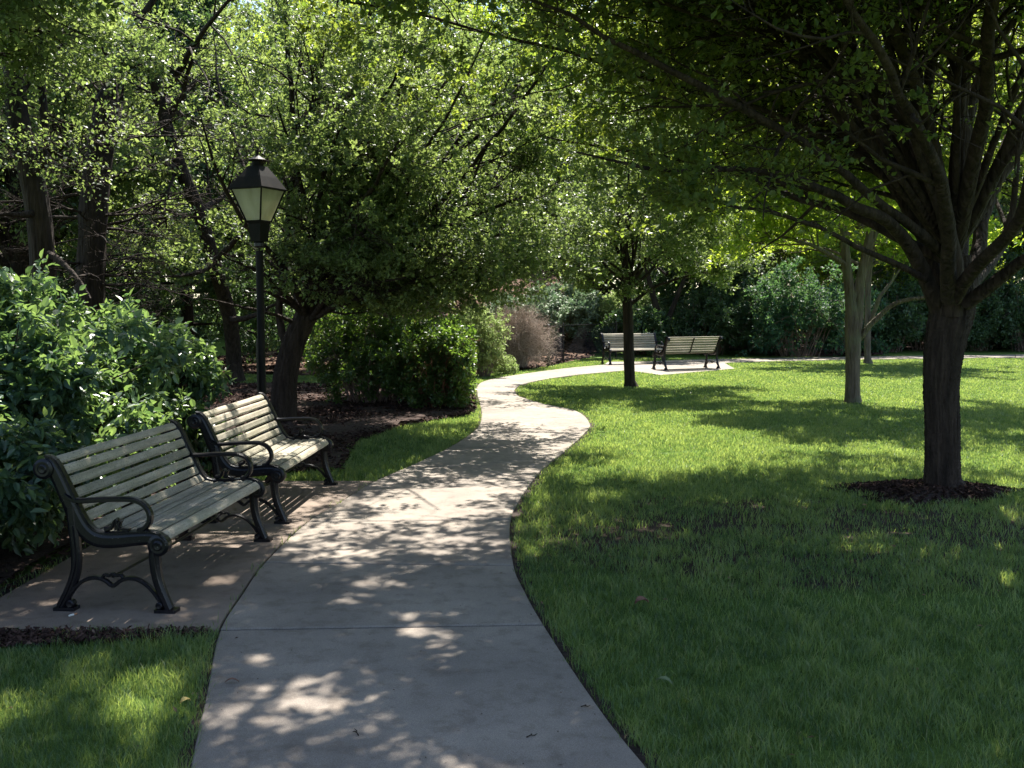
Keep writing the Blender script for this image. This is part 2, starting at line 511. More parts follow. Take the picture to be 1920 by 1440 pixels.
def inside(poly, x, y):
    poly = np.asarray(poly)[:, :2]
    c = np.zeros(len(x), bool)
    j = len(poly) - 1
    for i in range(len(poly)):
        xi, yi = poly[i]; xj, yj = poly[j]
        k = ((yi > y) != (yj > y)) & (x < (xj - xi) * (y - yi) / (yj - yi + 1e-12) + xi)
        c ^= k
        j = i
    return c

def fnoise(x, y, seed, octs=((.35, 1.), (.9, .6), (2.3, .35))):
    g = np.random.default_rng(seed); o = 0
    for f, a in octs:
        for _ in range(4):
            th = g.uniform(0, 6.28); ph = g.uniform(0, 6.28)
            o = o + a * .5 * np.sin(f * 6.28 * (x * math.cos(th) + y * math.sin(th)) + ph)
    return o

# ------------------------------------------------------------------ ground, path, pads
PAIRS = [((360, 1440), (1205, 1440)), ((388, 1310), (1105, 1310)), ((413, 1190), (1020, 1180)), ((455, 1120), (985, 1118)),
         ((500, 1057), (962, 1062)), ((575, 985), (957, 980)), ((640, 945), (980, 932)), ((700, 908), (1015, 885)),
         ((790, 868), (1060, 848)), ((855, 835), (1096, 815)), ((895, 805), (1106, 797)), ((903, 780), (1080, 773)),
         ((900, 760), (1010, 757)), ((895, 740), (968, 741)), ((898, 722), (972, 726)), ((925, 712), (1015, 714)),
         ((985, 702), (1085, 704)), ((1060, 692), (1160, 697)), ((1125, 686), (1230, 690)), ((1200, 680), (1300, 686)),
         ((1290, 676), (1370, 681)), ((1400, 673.5), (1440, 678.5)), ((1560, 670.5), (1590, 675.5)), ((1750, 668), (1770, 673)),
         ((1920, 666), (1920, 671)), ((2300, 662), (2300, 667))]
Lp = [G(*a)[:2] for a, b in PAIRS]; Rp = [G(*b)[:2] for a, b in PAIRS]
pre = [((0.1, -3.0), (1.9, -3.0)), ((-0.35, 0.0), (1.3, 0.0)), ((-0.8, 2.0), (0.85, 2.0))]
Lp = [np.array(a) for a, b in pre] + Lp; Rp = [np.array(b) for a, b in pre] + Rp
LR = np.hstack([np.array(Lp), np.array(Rp)])
def cr(p, per=14):
    e = np.vstack([2 * p[0] - p[1], p, 2 * p[-1] - p[-2]]); out = []
    for i in range(len(p) - 1):
        t = np.linspace(0, 1, per, endpoint=(i == len(p) - 2))[:, None]
        a, b, c, d = e[i:i + 4]
        out.append(.5 * (2 * b + (c - a) * t + (2 * a - 5 * b + 4 * c - d) * t * t + (3 * b - a - 3 * c + d) * t ** 3))
    return np.vstack(out)
LRs = cr(LR)
mid = (LRs[:, :2] + LRs[:, 2:]) / 2
arc = np.r_[0, np.cumsum(np.linalg.norm(np.diff(mid, axis=0), axis=1))]
LRf = lambda s: np.array([np.interp(s, arc, LRs[:, k]) for k in range(4)])
path_poly = np.vstack([LRs[:, :2], LRs[::-1, 2:]])

yj = [G(700, y)[1] for y in (1183, 1063, 981)]
sj = [float(np.interp(y, mid[:, 1], arc)) for y in yj]
joints = [sj[0] - 3.4, sj[0] - 2.1] + sj
while joints[-1] + 1.35 < arc[-1]:
    joints.append(joints[-1] + 1.35)
joints = [j for j in joints if j > .3]
TOP = 0.022
def slab(mb, Ls, Rs, top=TOP):
    """Ls,Rs (n,2) edges -> chamfered slab strip"""
    n = len(Ls); g = .006
    d = unit(Rs - Ls); w = np.linalg.norm(Rs - Ls, axis=1)
    cols = []
    for off, z in ((0, -.05), (0, top - g), (g, top), (None, top), (-g, top), (0, top - g), (0, -.05)):
        cols.append((off, z))
    V = []
    V.append(np.c_[Ls, np.full(n, -.05)]); V.append(np.c_[Ls, np.full(n, top - g)]); V.append(np.c_[Ls + d * g, np.full(n, top)])
    V.append(np.c_[Rs - d * g, np.full(n, top)]); V.append(np.c_[Rs, np.full(n, top - g)]); V.append(np.c_[Rs, np.full(n, -.05)])
    V = np.stack(V, 1)
    # chamfer the ends as well
    V[0, 2:4, 2] -= g; V[-1, 2:4, 2] -= g
    idx = np.arange(n * 6).reshape(n, 6)
    q = np.stack([idx[:-1, :-1], idx[:-1, 1:], idx[1:, 1:], idx[1:, :-1]], -1).reshape(-1, 4)
    ends = [[idx[0, 0], idx[0, 5], idx[0, 4], idx[0, 1]], [idx[0, 1], idx[0, 4], idx[0, 3], idx[0, 2]],
            [idx[-1, 0], idx[-1, 1], idx[-1, 4], idx[-1, 5]], [idx[-1, 1], idx[-1, 2], idx[-1, 3], idx[-1, 4]]]
    mb.add(V.reshape(-1, 3), q=np.vstack([q, ends]))
mb = MB()
bounds = [0] + joints + [arc[-1]]
for a, b_ in zip(bounds[:-1], bounds[1:]):
    ins = arc[(arc > a + .02) & (arc < b_ - .02)]
    ss = np.r_[a + .011, a + .024, ins[(ins > a + .03)], b_ - .024, b_ - .011]
    E = np.array([LRf(s) for s in ss])
    slab(mb, E[:, :2], E[:, 2:])
tag(mb.build("path", M['concrete'], rnd=False), kind="structure")

# dark soil showing in joints and along the edges
mb = MB()
w = unit(LRs[:, 2:] - LRs[:, :2])
jit = .02 * np.abs(fnoise(LRs[:, 0], LRs[:, 1], 3, ((2., 1.), (5., 1.))))[:, None]
A = LRs[:, :2] - w * (.035 + jit); B_ = LRs[:, 2:] + w * (.05 + jit * 1.5)
edge_poly = np.vstack([LRs[:, :2] - w * .012, (LRs[:, 2:] + w * (.018 + jit))[::-1]])
w = w * 1.0
n = len(A); V = np.stack([np.c_[A, np.full(n, .004)], np.c_[B_, np.full(n, .004)]], 1).reshape(-1, 3)
i = np.arange(n - 1)[:, None] * 2
mb.add(V, q=i + np.array([[0, 1, 3, 2]]))
tag(mb.build("soil", M['soil'], rnd=False), kind="structure")

# bench pad: left of the path, joints in line with the path's
def path_left_x(y):
    k = (LRs[:, 1] > 3) & (LRs[:, 1] < 12)
    return float(np.interp(y, LRs[k, 1], LRs[k, 0]))
y0, y1 = G(200, 1187)[1], G(650, 905)[1]
xb = G(0, 1150)[0] + .02
PADX = -2.86
mb = MB()
pj = [y0, G(400, 1021)[1], G(600, 979)[1], y1]
pad_poly = []
for a, b_ in zip(pj[:-1], pj[1:]):
    ys = np.r_[a + .004, a + .012, np.linspace(a + .1, b_ - .1, 8), b_ - .012, b_ - .004]
    Ls = np.array([[PADX, y] for y in ys]); Rs = np.array([[path_left_x(y) - .012, y] for y in ys])
    slab(mb, Ls, Rs, TOP - .003)
M['concrete_stained'] = M['concrete'].copy()
for n_ in M['concrete_stained'].node_tree.nodes:      # browner, dirtier slab under the benches
    if n_.type == 'VALTORGB' and abs(n_.color_ramp.elements[0].color[0] - .17) < .001:
        for e_, c_ in zip(n_.color_ramp.elements, ((0.12, 0.093, 0.075), (0.215, 0.170, 0.138), (0.36, 0.295, 0.245))): e_.color = (*c_, 1)
tag(mb.build("bench_pavement", M['concrete_stained'], rnd=False), kind="structure")
ys = np.linspace(y0, y1, 12)
pad_poly = [(PADX, y0), (PADX, y1)] + [(path_left_x(y), y) for y in ys[::-1]]
mb = MB()
n = 12
V = np.stack([np.c_[np.full(n, PADX - .1), np.linspace(y0 - .05, y1 + .04, n), np.full(n, .0055)], np.c_[[path_left_x(y) for y in ys], np.linspace(y0 - .05, y1 + .04, n), np.full(n, .0055)]], 1).reshape(-1, 3)
mb.add(V, q=np.arange(n - 1)[:, None] * 2 + np.array([[0, 1, 3, 2]]))
tag(mb.build("soil", M['soil'], rnd=False), kind="structure")

# far pad under the two far benches
fp = [G(1128, 689), G(1240, 704.5), G(1378, 692.5), G(1352, 678), G(1140, 679.5)]
def fan(mb, pts, top, depth=.06):
    n = len(pts); p = np.array(pts)[:, :2]
    V = np.vstack([np.c_[p, np.full(n, top)], np.c_[p, np.full(n, top - depth)], [[*p.mean(0), top]]])
    q = [[i, i + n, (i + 1) % n + n, (i + 1) % n] for i in range(n)]
    t = [[i, (i + 1) % n, 2 * n] for i in range(n)]
    mb.add(V, q=q, t=t)
mb = MB(); fan(mb, fp, TOP - .004)
tag(mb.build("bench_pavement", M['concrete'], rnd=False), kind="structure")
far_pad = [(p[0], p[1]) for p in fp]

# ground sheet: near fine grid in one mesh reaching the horizon, rising gently behind the fence
def bank(x, y):
    """height of the ground: a planted bank behind the fence on the left-centre"""
    t = np.clip((y - 30.5) / 9.0, 0, 1)
    side = np.clip((6.5 - x) / 5.0, 0, 1) * np.clip((x + 7.5) / 4.0, 0, 1)
    h = 3.0 * t * t * (3 - 2 * t) * side
    far = np.clip((y - 42) / 40, 0, 1)
    return h * (1 - far) + 0 * x
gx = np.r_[-400, -200, -100, -60, np.arange(-40, 40.1, .8), 60, 100, 200, 400]
gy = np.r_[-200, -60, -20, np.arange(-6, 60.1, .8), 80, 120, 200, 400, 800]
X, Y = np.meshgrid(gx, gy, indexing='ij')
Z = bank(X, Y)
idx = np.arange(X.size).reshape(X.shape)
q = np.stack([idx[:-1, :-1], idx[1:, :-1], idx[1:, 1:], idx[:-1, 1:]], -1).reshape(-1, 4)
mb = MB(); mb.add(np.stack([X, Y, Z], -1).reshape(-1, 3), q=q)
tag(mb.build("ground", M['turf'], smooth=True, rnd=False), kind="structure")

def sheet(name, poly, m, lift, step=.25, amp=0.0, seed=1, onbank=False):
    poly = np.array(poly)[:, :2]
    lo = poly.min(0); hi = poly.max(0)
    xs = np.arange(lo[0] - step, hi[0] + step, step); ys_ = np.arange(lo[1] - step, hi[1] + step, step)
    X, Y = np.meshgrid(xs, ys_, indexing='ij')
    ok = inside(poly, X.ravel(), Y.ravel()).reshape(X.shape)
    Z = lift + amp * (.5 + .5 * np.clip(fnoise(X, Y, seed), -1, 1))
    Z = Z + bank(X, Y)
    idx = np.arange(X.size).reshape(X.shape)
    k = ok[:-1, :-1] & ok[1:, :-1] & ok[1:, 1:] & ok[:-1, 1:]
    q = np.stack([idx[:-1, :-1], idx[1:, :-1], idx[1:, 1:], idx[:-1, 1:]], -1)[k]
    used = np.unique(q); mp = np.full(X.size, -1); mp[used] = np.arange(len(used))
    V = np.stack([X, Y, Z], -1).reshape(-1, 3)[used]
    mb = MB(); mb.add(V, q=mp[q])
    return tag(mb.build(name, m, smooth=True, rnd=False), kind="structure")

# mulch bed behind the benches, under the trees, up to the hedge; its front edge follows the photo
bed = [(PADX - .02, y0 - .30), (PADX - .02, G(500, 900)[1] + .05), tuple(G(640, 884)[:2]), tuple(G(672, 830)[:2]), tuple(G(760, 800)[:2]), tuple(G(880, 781)[:2]),
       tuple(G(893, 770)[:2]), tuple(G(890, 745)[:2]), tuple(G(840, 728)[:2]), tuple(G(700, 722)[:2]), tuple(G(430, 722)[:2]), (-9, 20), (-11, 14), (-9, 5), (-6, y0 - .35)]
strip = [(-6, y0 - .02), (path_left_x(y0) - .03, y0 - .02), (path_left_x(y0) - .05, y0 - .10), (-2.2, y0 - .22), (-2.9, y0 - .30), (-6, y0 - .33)]
sheet("mulch_bed", bed, M['mulch'], .012, .12, .05, 5)
sheet("mulch_bed", strip, M['mulch'], .008, .04, .012, 6)
# beds along the back: bank planting and the dark strip under the right-hand shrubs
bed2 = [G(905, 703)[:2], G(960, 698)[:2], G(1030, 688)[:2], G(1120, 668)[:2], G(1120, 655)[:2], G(1250, 653)[:2], (6, 44), (-9, 44), (-9, 24), (-2.2, 21.6)]
sheet("mulch_bed", bed2, M['bank'], .015, .3, .05, 8)
bed3 = [G(1260, 652)[:2], G(1420, 661)[:2], G(1440, 668)[:2], G(1640, 668)[:2], G(1700, 655)[:2], G(1920, 655)[:2], (30, 34), (30, 60), (6, 60), (6, 40)]
sheet("mulch_bed", bed3, M['mulch'], .015, .3, .05, 9)
T1 = np.array([*G(1768, 925)[:2], 0.0])
ring = []
for k in range(36):
    a = k / 36 * 2 * math.pi
    r = 1 + .16 * math.sin(3 * a + 1) + .1 * math.sin(5 * a) + .06 * math.sin(9 * a)
    ring.append((T1[0] - .18 + .68 * r * math.cos(a), T1[1] - .02 + .46 * r * math.sin(a)))

EXCL = [edge_poly, pad_poly, far_pad, bed, strip, bed2, bed3]

# ------------------------------------------------------------------ grass
def grass_patch(name, n0, zmin, zmax, rng, p=1.5, dens=9000., hgt=.05):
    """blades; density falls with distance while blade width grows"""
    # sample Y with pdf ~ width(Y)*density(Y)
    yy = np.linspace(zmin, zmax, 400)
    wd = 1.06 * yy + 2.6
    de = dens * np.minimum(1, (4. / np.maximum(yy, 2.5))) ** p
    cum = np.cumsum(wd * de) * (yy[1] - yy[0])
    tot = int(cum[-1])
    y = np.interp(rng.uniform(0, cum[-1], tot), cum, yy)
    x = rng.uniform(-.5, .5, tot) * (1.06 * y + 2.6)
    ex = np.zeros(tot, bool)
    for k, pl in enumerate(EXCL):
        jx = rng.normal(0, .02, tot) if k < 3 else rng.normal(0, .05, tot)
        ex |= inside(pl, x + jx, y + (rng.normal(0, .01, tot) if k < 3 else rng.normal(0, .05, tot)))
    # keep a bare edge beside the slabs
    d = np.hypot(x[:, None] - LRs[::3, 2][None], y[:, None] - LRs[::3, 3][None]).min(1) if tot < 1 else None
    rg = inside(ring, x + rng.normal(0, .05, tot), y + rng.normal(0, .05, tot)); ex |= rg & (rng.uniform(size=tot) < .96)
    # thin worn patches in the heavy shade under the big tree
    dt = np.hypot((x - T1[0] + 1.5) / 1.5, y - T1[1] + 1.6)
    th = np.clip(1.0 - dt / 2.0, 0, 1)
    pn = fnoise(x, y, 21, ((.5, 1.), (1.3, .8), (3.1, .6)))
    ex |= rng.uniform(size=tot) < np.clip(th * .75 + .5 * (pn - .2) * np.clip(2.4 - dt, 0, 1), 0, .75)
    pn2 = fnoise(x, y, 77, ((1.1, 1.), (3.3, .8)))
    ex |= (pn2 > 1.25) & (rng.uniform(size=tot) < .7)
    x, y = x[~ex], y[~ex]; n = len(x)
    cl = fnoise(x, y, 31, ((.7, 1.), (2.5, .7), (6., .6)))
    h = hgt * rng.uniform(.55, 1.35, n) * (1 + .22 * np.clip(cl, -1.5, 1.5))
    h = h / (1 + .035 * np.maximum(0, y - 5))
    wdt = .0031 * np.maximum(1, y / 4.) ** .85
    a = rng.uniform(0, 6.28, n)
    s = np.c_[np.cos(a), np.sin(a), np.zeros(n)] * wdt[:, None] / 2
    la = rng.uniform(0, 6.28, n); lean = h * rng.uniform(.1, .95, n)
    ld = np.c_[np.cos(la), np.sin(la), np.zeros(n)]
    p0 = np.c_[x, y, bank(x, y)]
    p1 = p0 + ld * (lean * .35)[:, None] + np.c_[np.zeros((n, 2)), h * .6]
    p2 = p0 + ld * lean[:, None] + np.c_[np.zeros((n, 2)), h]
    V = np.stack([p0 - s, p0 + s, p1 + s * .8, p1 - s * .8, p2], 1)
    b = np.arange(n)[:, None] * 5
    rnd = np.clip(rng.beta(1.6, 2.2, n) + .16 * cl, 0, .93)
    dead = rng.uniform(size=n) < .035 + .05 * (fnoise(x, y, 44, ((.8, 1.), (2.6, .7))) > .9)
    rnd[dead] = 1.0
    mb = MB(); mb.add(V.reshape(-1, 3), q=b + np.array([[0, 1, 2, 3]]), t=b + np.array([[3, 2, 4]]), r=np.repeat(rnd, 5))
    print(name, n)
    return mb.build(name, M['grass'])
g = grass_patch("grass", 0, 1.2, 30.0, np.random.default_rng(11), p=1.22, dens=10500., hgt=.049)
tag(g, "short green lawn grass on both sides of the concrete path", "grass", kind="stuff")

def chips(poly, n, rng, size=.022, lift=.02, name="mulch_chips", label=None):
    poly = np.array(poly)[:, :2]; lo, hi = poly.min(0), poly.max(0)
    x = rng.uniform(lo[0], hi[0], n); y = rng.uniform(lo[1], hi[1], n)
    if len(poly) < 12 or True:
        pass
    k = inside(poly, x, y) & (np.abs(x) < .56 * y + 1.6); x, y = x[k], y[k]; n = len(x)
    p = np.c_[x, y, bank(x, y) + lift + rng.uniform(0, .03, n)]
    ax = unit(np.c_[rng.normal(size=(n, 2)), rng.normal(0, .35, n)])
    s = unit(np.cross(ax, np.array([0, 0, 1.]) + rng.normal(0, .4, (n, 3))))
    l = size * rng.uniform(.5, 1.8, n)[:, None] * np.maximum(1, y / 7)[:, None] ** .5; w = l * rng.uniform(.2, .5, n)[:, None]
    V = np.stack([p - ax * l - s * w * .7, p + ax * l - s * w, p + ax * l * .8 + s * w, p - ax * l * .8 + s * w * .8], 1)
    mb = MB(); mb.add(V.reshape(-1, 3), q=np.arange(n)[:, None] * 4 + np.array([[0, 1, 2, 3]]), r=np.repeat(rng.beta(1.6, 2.6, n), 4))
    return tag(mb.build(name, M['chips']), label, "mulch", kind="stuff")
chips(bed, 90000, np.random.default_rng(3), label="dark shredded bark mulch under the trees behind the benches")
chips(strip, 14000, np.random.default_rng(4), size=.012, lift=.012, label="reddish bark mulch strip between bench pavement and lower left grass")
chips(bed2, 26000, np.random.default_rng(5), size=.035, label="brown leaf litter on the bank around the fence")
chips(bed3, 26000, np.random.default_rng(6), size=.035, label="dark leaf litter under the shrubs along the far path")
# ring of mulch round the big tree: a low mound
mb = MB()
R_ = 14; K = 36; V = []
ca = np.array([T1[0], T1[1]]); rg = np.array(ring)
gr = np.random.default_rng(8)
for i in range(R_ + 1):
    f = i / R_
    pts = ca + (rg - ca) * f
    z = .085 * (1 - f ** 1.6) + gr.uniform(-.008, .010, K) * (f < .99) + .006 - .012 * (f > .97)
    V.append(np.c_[pts, z])
V = np.array(V).reshape(-1, 3); idx = np.arange((R_ + 1) * K).reshape(R_ + 1, K)
q = np.stack([idx[:-1], np.roll(idx[:-1], -1, 1), np.roll(idx[1:], -1, 1), idx[1:]], -1).reshape(-1, 4)
mb.add(V, q=q)
tag(mb.build("mulch_mound", M['mulch'], smooth=True, rnd=False), kind="structure")
n = 9000; gr = np.random.default_rng(9)
a = gr.uniform(0, 6.28, n); f = np.sqrt(gr.uniform(.02, 1.25, n)); k = (a / 6.2832 * 36).astype(int) % 36
pp = ca + (rg[k] - ca) * f[:, None]
p = np.c_[pp, np.clip(.085 * (1 - np.minimum(f, 1) ** 1.6), 0, 1) + gr.uniform(.004, .022, n)]
ax = unit(np.c_[gr.normal(size=(n, 2)), gr.normal(0, .35, n)]); s = unit(np.cross(ax, np.array([0, 0, 1.]) + gr.normal(0, .4, (n, 3))))
l = .016 * gr.uniform(.5, 1.9, n)[:, None]; w = l * gr.uniform(.2, .5, n)[:, None]
V = np.stack([p - ax * l - s * w * .7, p + ax * l - s * w, p + ax * l * .8 + s * w, p - ax * l * .8 + s * w * .8], 1)
mb = MB(); mb.add(V.reshape(-1, 3), q=np.arange(n)[:, None] * 4 + np.array([[0, 1, 2, 3]]), r=np.repeat(gr.beta(1.4, 2.8, n), 4))
tag(mb.build("mulch_chips", M['chips']), "dark bark mulch heaped round the foot of the big tree", "mulch", kind="stuff")

# ------------------------------------------------------------------ benches
# side profile (u forward, w up) measured from the near bench; slats follow PROF
LB = 1.58
PROF = np.array([(-.345, .812), (-.318, .806), (-.292, .775), (-.268, .73), (-.238, .665), (-.205, .592), (-.175, .525), (-.140, .462), (-.095, .418),
                 (-.035, .402), (.05, .405), (.13, .412), (.20, .415), (.255, .405), (.287, .370)])
def ribbon(mb, pts, wid, thick, x0, x1, closed=False):
    """iron bar: centre line pts in (u,w), thickness thick in profile plane (array ok), extruded x0..x1"""
    p = np.asarray(pts, float); n = len(p)
    t = np.gradient(p, axis=0); t = unit(t); nn = np.c_[-t[:, 1], t[:, 0]]
    th = (np.ones(n) * thick)[:, None] / 2
    a, b = p + nn * th, p - nn * th
    c = .22 * (x1 - x0)
    cross = [(a * .75 + b * .25, x0), (a, x0 + c), (a, x1 - c), (a * .75 + b * .25, x1), (b * .75 + a * .25, x1), (b, x1 - c), (b, x0 + c), (b * .75 + a * .25, x0)]
    V = np.stack([np.c_[np.full(n, x), q_[:, 0], q_[:, 1]] for q_, x in cross], 1)
    m_ = 8; idx = np.arange(n * m_).reshape(n, m_)
    nx = np.roll(idx, -1, 1)
    q = np.stack([idx[:-1], nx[:-1], nx[1:], idx[1:]], -1).reshape(-1, 4)
    caps = []
    for r in (0, n - 1):
        i_ = idx[r]; caps += [[i_[0], i_[1], i_[2], i_[3]], [i_[4], i_[5], i_[6], i_[7]], [i_[0], i_[3], i_[4], i_[7]]]
    mb.add(V.reshape(-1, 3), q=np.vstack([q, caps]))
def spl(pts, n=24):
    return resample(np.c_[np.array(pts, float), np.zeros(len(pts))][:, [0, 1, 2]], n)[:, :2]
def disc(mb, c, r, x0, x1, n=20):
    a = np.linspace(0, 2 * np.pi, n, endpoint=False)
    V = []
    for x, rr in ((x0, r * .72), (x0 + .006, r), (x1 - .006, r), (x1, r * .72)):
        V.append(np.c_[np.full(n, x), c[0] + rr * np.cos(a), c[1] + rr * np.sin(a)])
    V = np.array(V).reshape(-1, 3); idx = np.arange(4 * n).reshape(4, n); nx = np.roll(idx, -1, 1)
    q = np.stack([idx[:-1], nx[:-1], nx[1:], idx[1:]], -1).reshape(-1, 4)
    V = np.vstack([V, [[x0 + .002, *c], [x1 - .002, *c]]])
    t = [[idx[0, i], (idx[0, (i + 1) % n]), 4 * n] for i in range(n)] + [[idx[3, i], idx[3, (i + 1) % n], 4 * n + 1] for i in range(n)]
    mb.add(V, q=q, t=t)
def slats(mb, s0, s1, n, gap, rng, thick=.024):
    pr = resample(np.c_[PROF, np.zeros(len(PROF))], 400)[:, :2]
    s = np.r_[0, np.cumsum(np.linalg.norm(np.diff(pr, axis=0), axis=1))]
    tot = s[-1]; a0, a1 = s0 * tot, s1 * tot
    pitch = (a1 - a0) / n
    for k in range(n):
        u = np.linspace(a0 + k * pitch + gap / 2, a0 + (k + 1) * pitch - gap / 2, 6)
        c = np.c_[np.interp(u, s, pr[:, 0]), np.interp(u, s, pr[:, 1])]
        t = unit(np.gradient(c, axis=0)); nn = np.c_[-t[:, 1], t[:, 0]]
        if k == 0: pass
        e = .006
        top = c + 0 * nn; bot = c - nn * thick if False else c
        up_ = c + nn * (thick / 2); dn = c - nn * (thick / 2)
        up_[0] = up_[0] - nn[0] * e; up_[-1] = up_[-1] - nn[-1] * e
        dn[0] = dn[0] + nn[0] * e; dn[-1] = dn[-1] + nn[-1] * e
        loop = np.vstack([up_, dn[::-1]]); m_ = len(loop)
        xs = np.linspace(-LB / 2 + .030, LB / 2 - .030, 9)
        wob = rng.normal(0, .0012, (9, 2)); dz = rng.normal(0, .0015, 2)
        V = np.stack([np.c_[np.full(m_, x), loop + wob[i] + dz] for i, x in enumerate(xs)])
        idx = np.arange(9 * m_).reshape(9, m_); nx = np.roll(idx, -1, 1)
        q = np.stack([idx[:-1], nx[:-1], nx[1:], idx[1:]], -1).reshape(-1, 4)
        h = m_ // 2
        caps = [[idx[r, i], idx[r, i + 1], idx[r, m_ - 2 - i], idx[r, m_ - 1 - i]] for r in (0, 8) for i in range(h - 1)]
        mb.add(V.reshape(-1, 3), q=np.vstack([q, caps]), r=np.full(9 * m_, rng.uniform()))

def make_bench(strap=False):
    root = empty("park_bench", (0, 0, 0))
    rg = np.random.default_rng(42)
    mb = MB(); slats(mb, 0.0, .545, 7, .015, rg); mb.build("backrest", M['wood'], root)
    mb = MB(); slats(mb, .545, 1.0, 6, .007, rg); mb.build("seat", M['wood'], root)
    for sx in (-1, 1):
        c = sx * LB / 2; x0, x1 = c - .028, c + .028
        mb = MB()
        under = PROF - 0
        t = unit(np.gradient(under, axis=0)); nn = np.c_[-t[:, 1], t[:, 0]]
        rail = under - nn * .030 if nn[5, 0] < 0 else under + nn * .030
        # broad cast plate under the slats (wider at the back), with a raised rim on the seat side
        prim = resample(np.c_[under, np.zeros(len(under))], 40)[:, :2]
        tt = unit(np.gradient(prim, axis=0)); n2 = np.c_[-tt[:, 1], tt[:, 0]]
        sgn = 1 if (n2[20] @ np.array([0, 1])) > 0 else -1
        n2 = n2 * sgn
        f = np.linspace(0, 1, 40)
        th = .060 + .015 * np.sin(f * np.pi)
        ribbon(mb, prim - n2 * (th[:, None] / 2 - .012), 0, th, x0 + .012, x1 - .012)
        ribbon(mb, prim + n2 * .020, 0, .014, x0, x1)
        disc(mb, (-.352, .762), .055, x0 - .001, x1 + .001)
        disc(mb, (.262, .362), .058, x0 - .001, x1 + .001)
        disc(mb, (-.352, .762), .026, x0 - .008, x1 + .008)
        disc(mb, (.262, .362), .028, x0 - .008, x1 + .008)
        # fleur ornament on the seat rail
        ribbon(mb, spl([(-.03, .44), (.005, .452), (.02, .485), (.035, .50)], 10), 0, np.linspace(.03, .008, 10), x0 + .008, x1 - .008)
        ribbon(mb, spl([(.10, .437), (.06, .445), (.042, .47), (.035, .50)], 10), 0, np.linspace(.02, .008, 10), x0 + .008, x1 - .008)
        ribbon(mb, spl([(.035, .44), (.045, .47), (.060, .49)], 8), 0, np.linspace(.03, .01, 8), x0 + .008, x1 - .008)
        mb.build("side_frame", M['iron'], root, rnd=False)
        # legs: rear and front, each its own mesh
        mb = MB()
        ribbon(mb, spl([(-.215, .56), (-.205, .44), (-.195, .30), (-.205, .20), (-.245, .10), (-.290, .02)]), 0, np.linspace(.055, .048, 24), x0 + .008, x1 - .008)
        ribbon(mb, spl([(-.205, .46), (-.195, .30), (-.210, .20), (-.252, .10), (-.297, .018)]), 0, .018, x0, x1)
        box(mb, (c, -.262, .009), (.066, .115, .018))
        disc(mb, (-.235, .035), .022, x0 + .004, x1 - .004)
        mb.build("leg", M['iron'], root, rnd=False)
        mb = MB()
        ribbon(mb, spl([(.235, .35), (.235, .26), (.248, .17), (.275, .09), (.305, .02)]), 0, np.linspace(.060, .046, 24), x0 + .008, x1 - .008)
        ribbon(mb, spl([(.235, .33), (.240, .25), (.255, .17), (.284, .09), (.313, .018)]), 0, .018, x0, x1)
        box(mb, (c, .292, .009), (.066, .115, .018))
        disc(mb, (.255, .035), .020, x0 + .004, x1 - .004)
        mb.build("leg", M['iron'], root, rnd=False)
        # double arch brace between the legs
        mb = MB()
        ribbon(mb, spl([(-.235, .085), (-.200, .130), (-.150, .165), (-.095, .178), (-.045, .165), (0, .135), (.045, .165), (.095, .178), (.150, .165), (.205, .125), (.255, .06)], 48), 0, .020, x0 + .010, x1 - .010)
        ribbon(mb, spl([(-.06, .172), (-.045, .195), (-.02, .19), (0, .200), (.02, .19), (.045, .195), (.06, .172)], 24), 0, .016, x0 + .014, x1 - .014)
        mb.build("arch_brace", M['iron'], root, rnd=False)
        # armrest loop
        mb = MB()
        ribbon(mb, spl([(-.245, .625), (-.205, .600), (-.155, .592), (-.05, .600), (.08, .604), (.135, .600), (.185, .575), (.213, .530), (.210, .482), (.178, .445), (.150, .438)], 44), 0, .027, c - .025, c + .025)
        mb.build("armrest", M['iron'], root, rnd=False)
    mb = MB()
    P = np.array([[[-LB / 2, 0, .185], [0, 0, .172], [LB / 2, 0, .185]]]); v, q = tubes(P, np.full((1, 3), .008), 8); mb.add(v, q=q)
    mb.build("stretcher", M['iron'], root, rnd=False)
    # centre strap behind the slats
    mb = MB()
    prim = resample(np.c_[PROF, np.zeros(len(PROF))], 40)[:, :2]
    tt = unit(np.gradient(prim, axis=0)); n2 = np.c_[-tt[:, 1], tt[:, 0]]
    if n2[20] @ np.array([0, 1]) < 0: n2 = -n2
    ribbon(mb, prim - n2 * .0185, 0, .010, -.02, .02)
    mb.build("centre_strap", M['iron'], root, rnd=False)
    return root
# PROF fix: backrest leans so the seat side faces +u; local X = bench length, local Y = forward
bench0 = make_bench()
def rotfor(face):   # heading whose local +Y points along face
    return math.atan2(-face[0], face[1])
def put_bench(o, pn, pf_, back=.30):
    """front feet at ground points pn (near) and pf_ (far); bench faces to the right of pn->pf_"""
    pn, pf_ = np.array(pn[:2]), np.array(pf_[:2])
    d = unit((pf_ - pn)[None])[0]; face = np.array([d[1], -d[0]])
    c = (pn + pf_) / 2 - face * back
    o.location = (c[0], c[1], TOP - .003); o.rotation_euler = (0, 0, rotfor(face))
grp = "black iron park benches with grey wooden slats"
put_bench(bench0, G(316, 1154), G(496, 1019))
tag(bench0, "nearest weathered slat bench at the lower left, big shrub right behind its back", "bench", grp)
b2 = copy_tree(bench0); put_bench(b2, G(532, 986), G(622, 912))
tag(b2, "second slat bench further up the path, dark tree trunk and lamp post behind it", "bench", grp)
b3 = copy_tree(bench0)
a = G(1129, 683); face = unit(np.array([[.30, -.95]]))[0]; along = np.array([face[1] * -1, face[0]])
along = np.array([-face[1], face[0]])
c = a[:2] + along * (LB / 2) + face * .28
b3.location = (c[0], c[1], TOP - .004); b3.rotation_euler = (0, 0, rotfor(face))
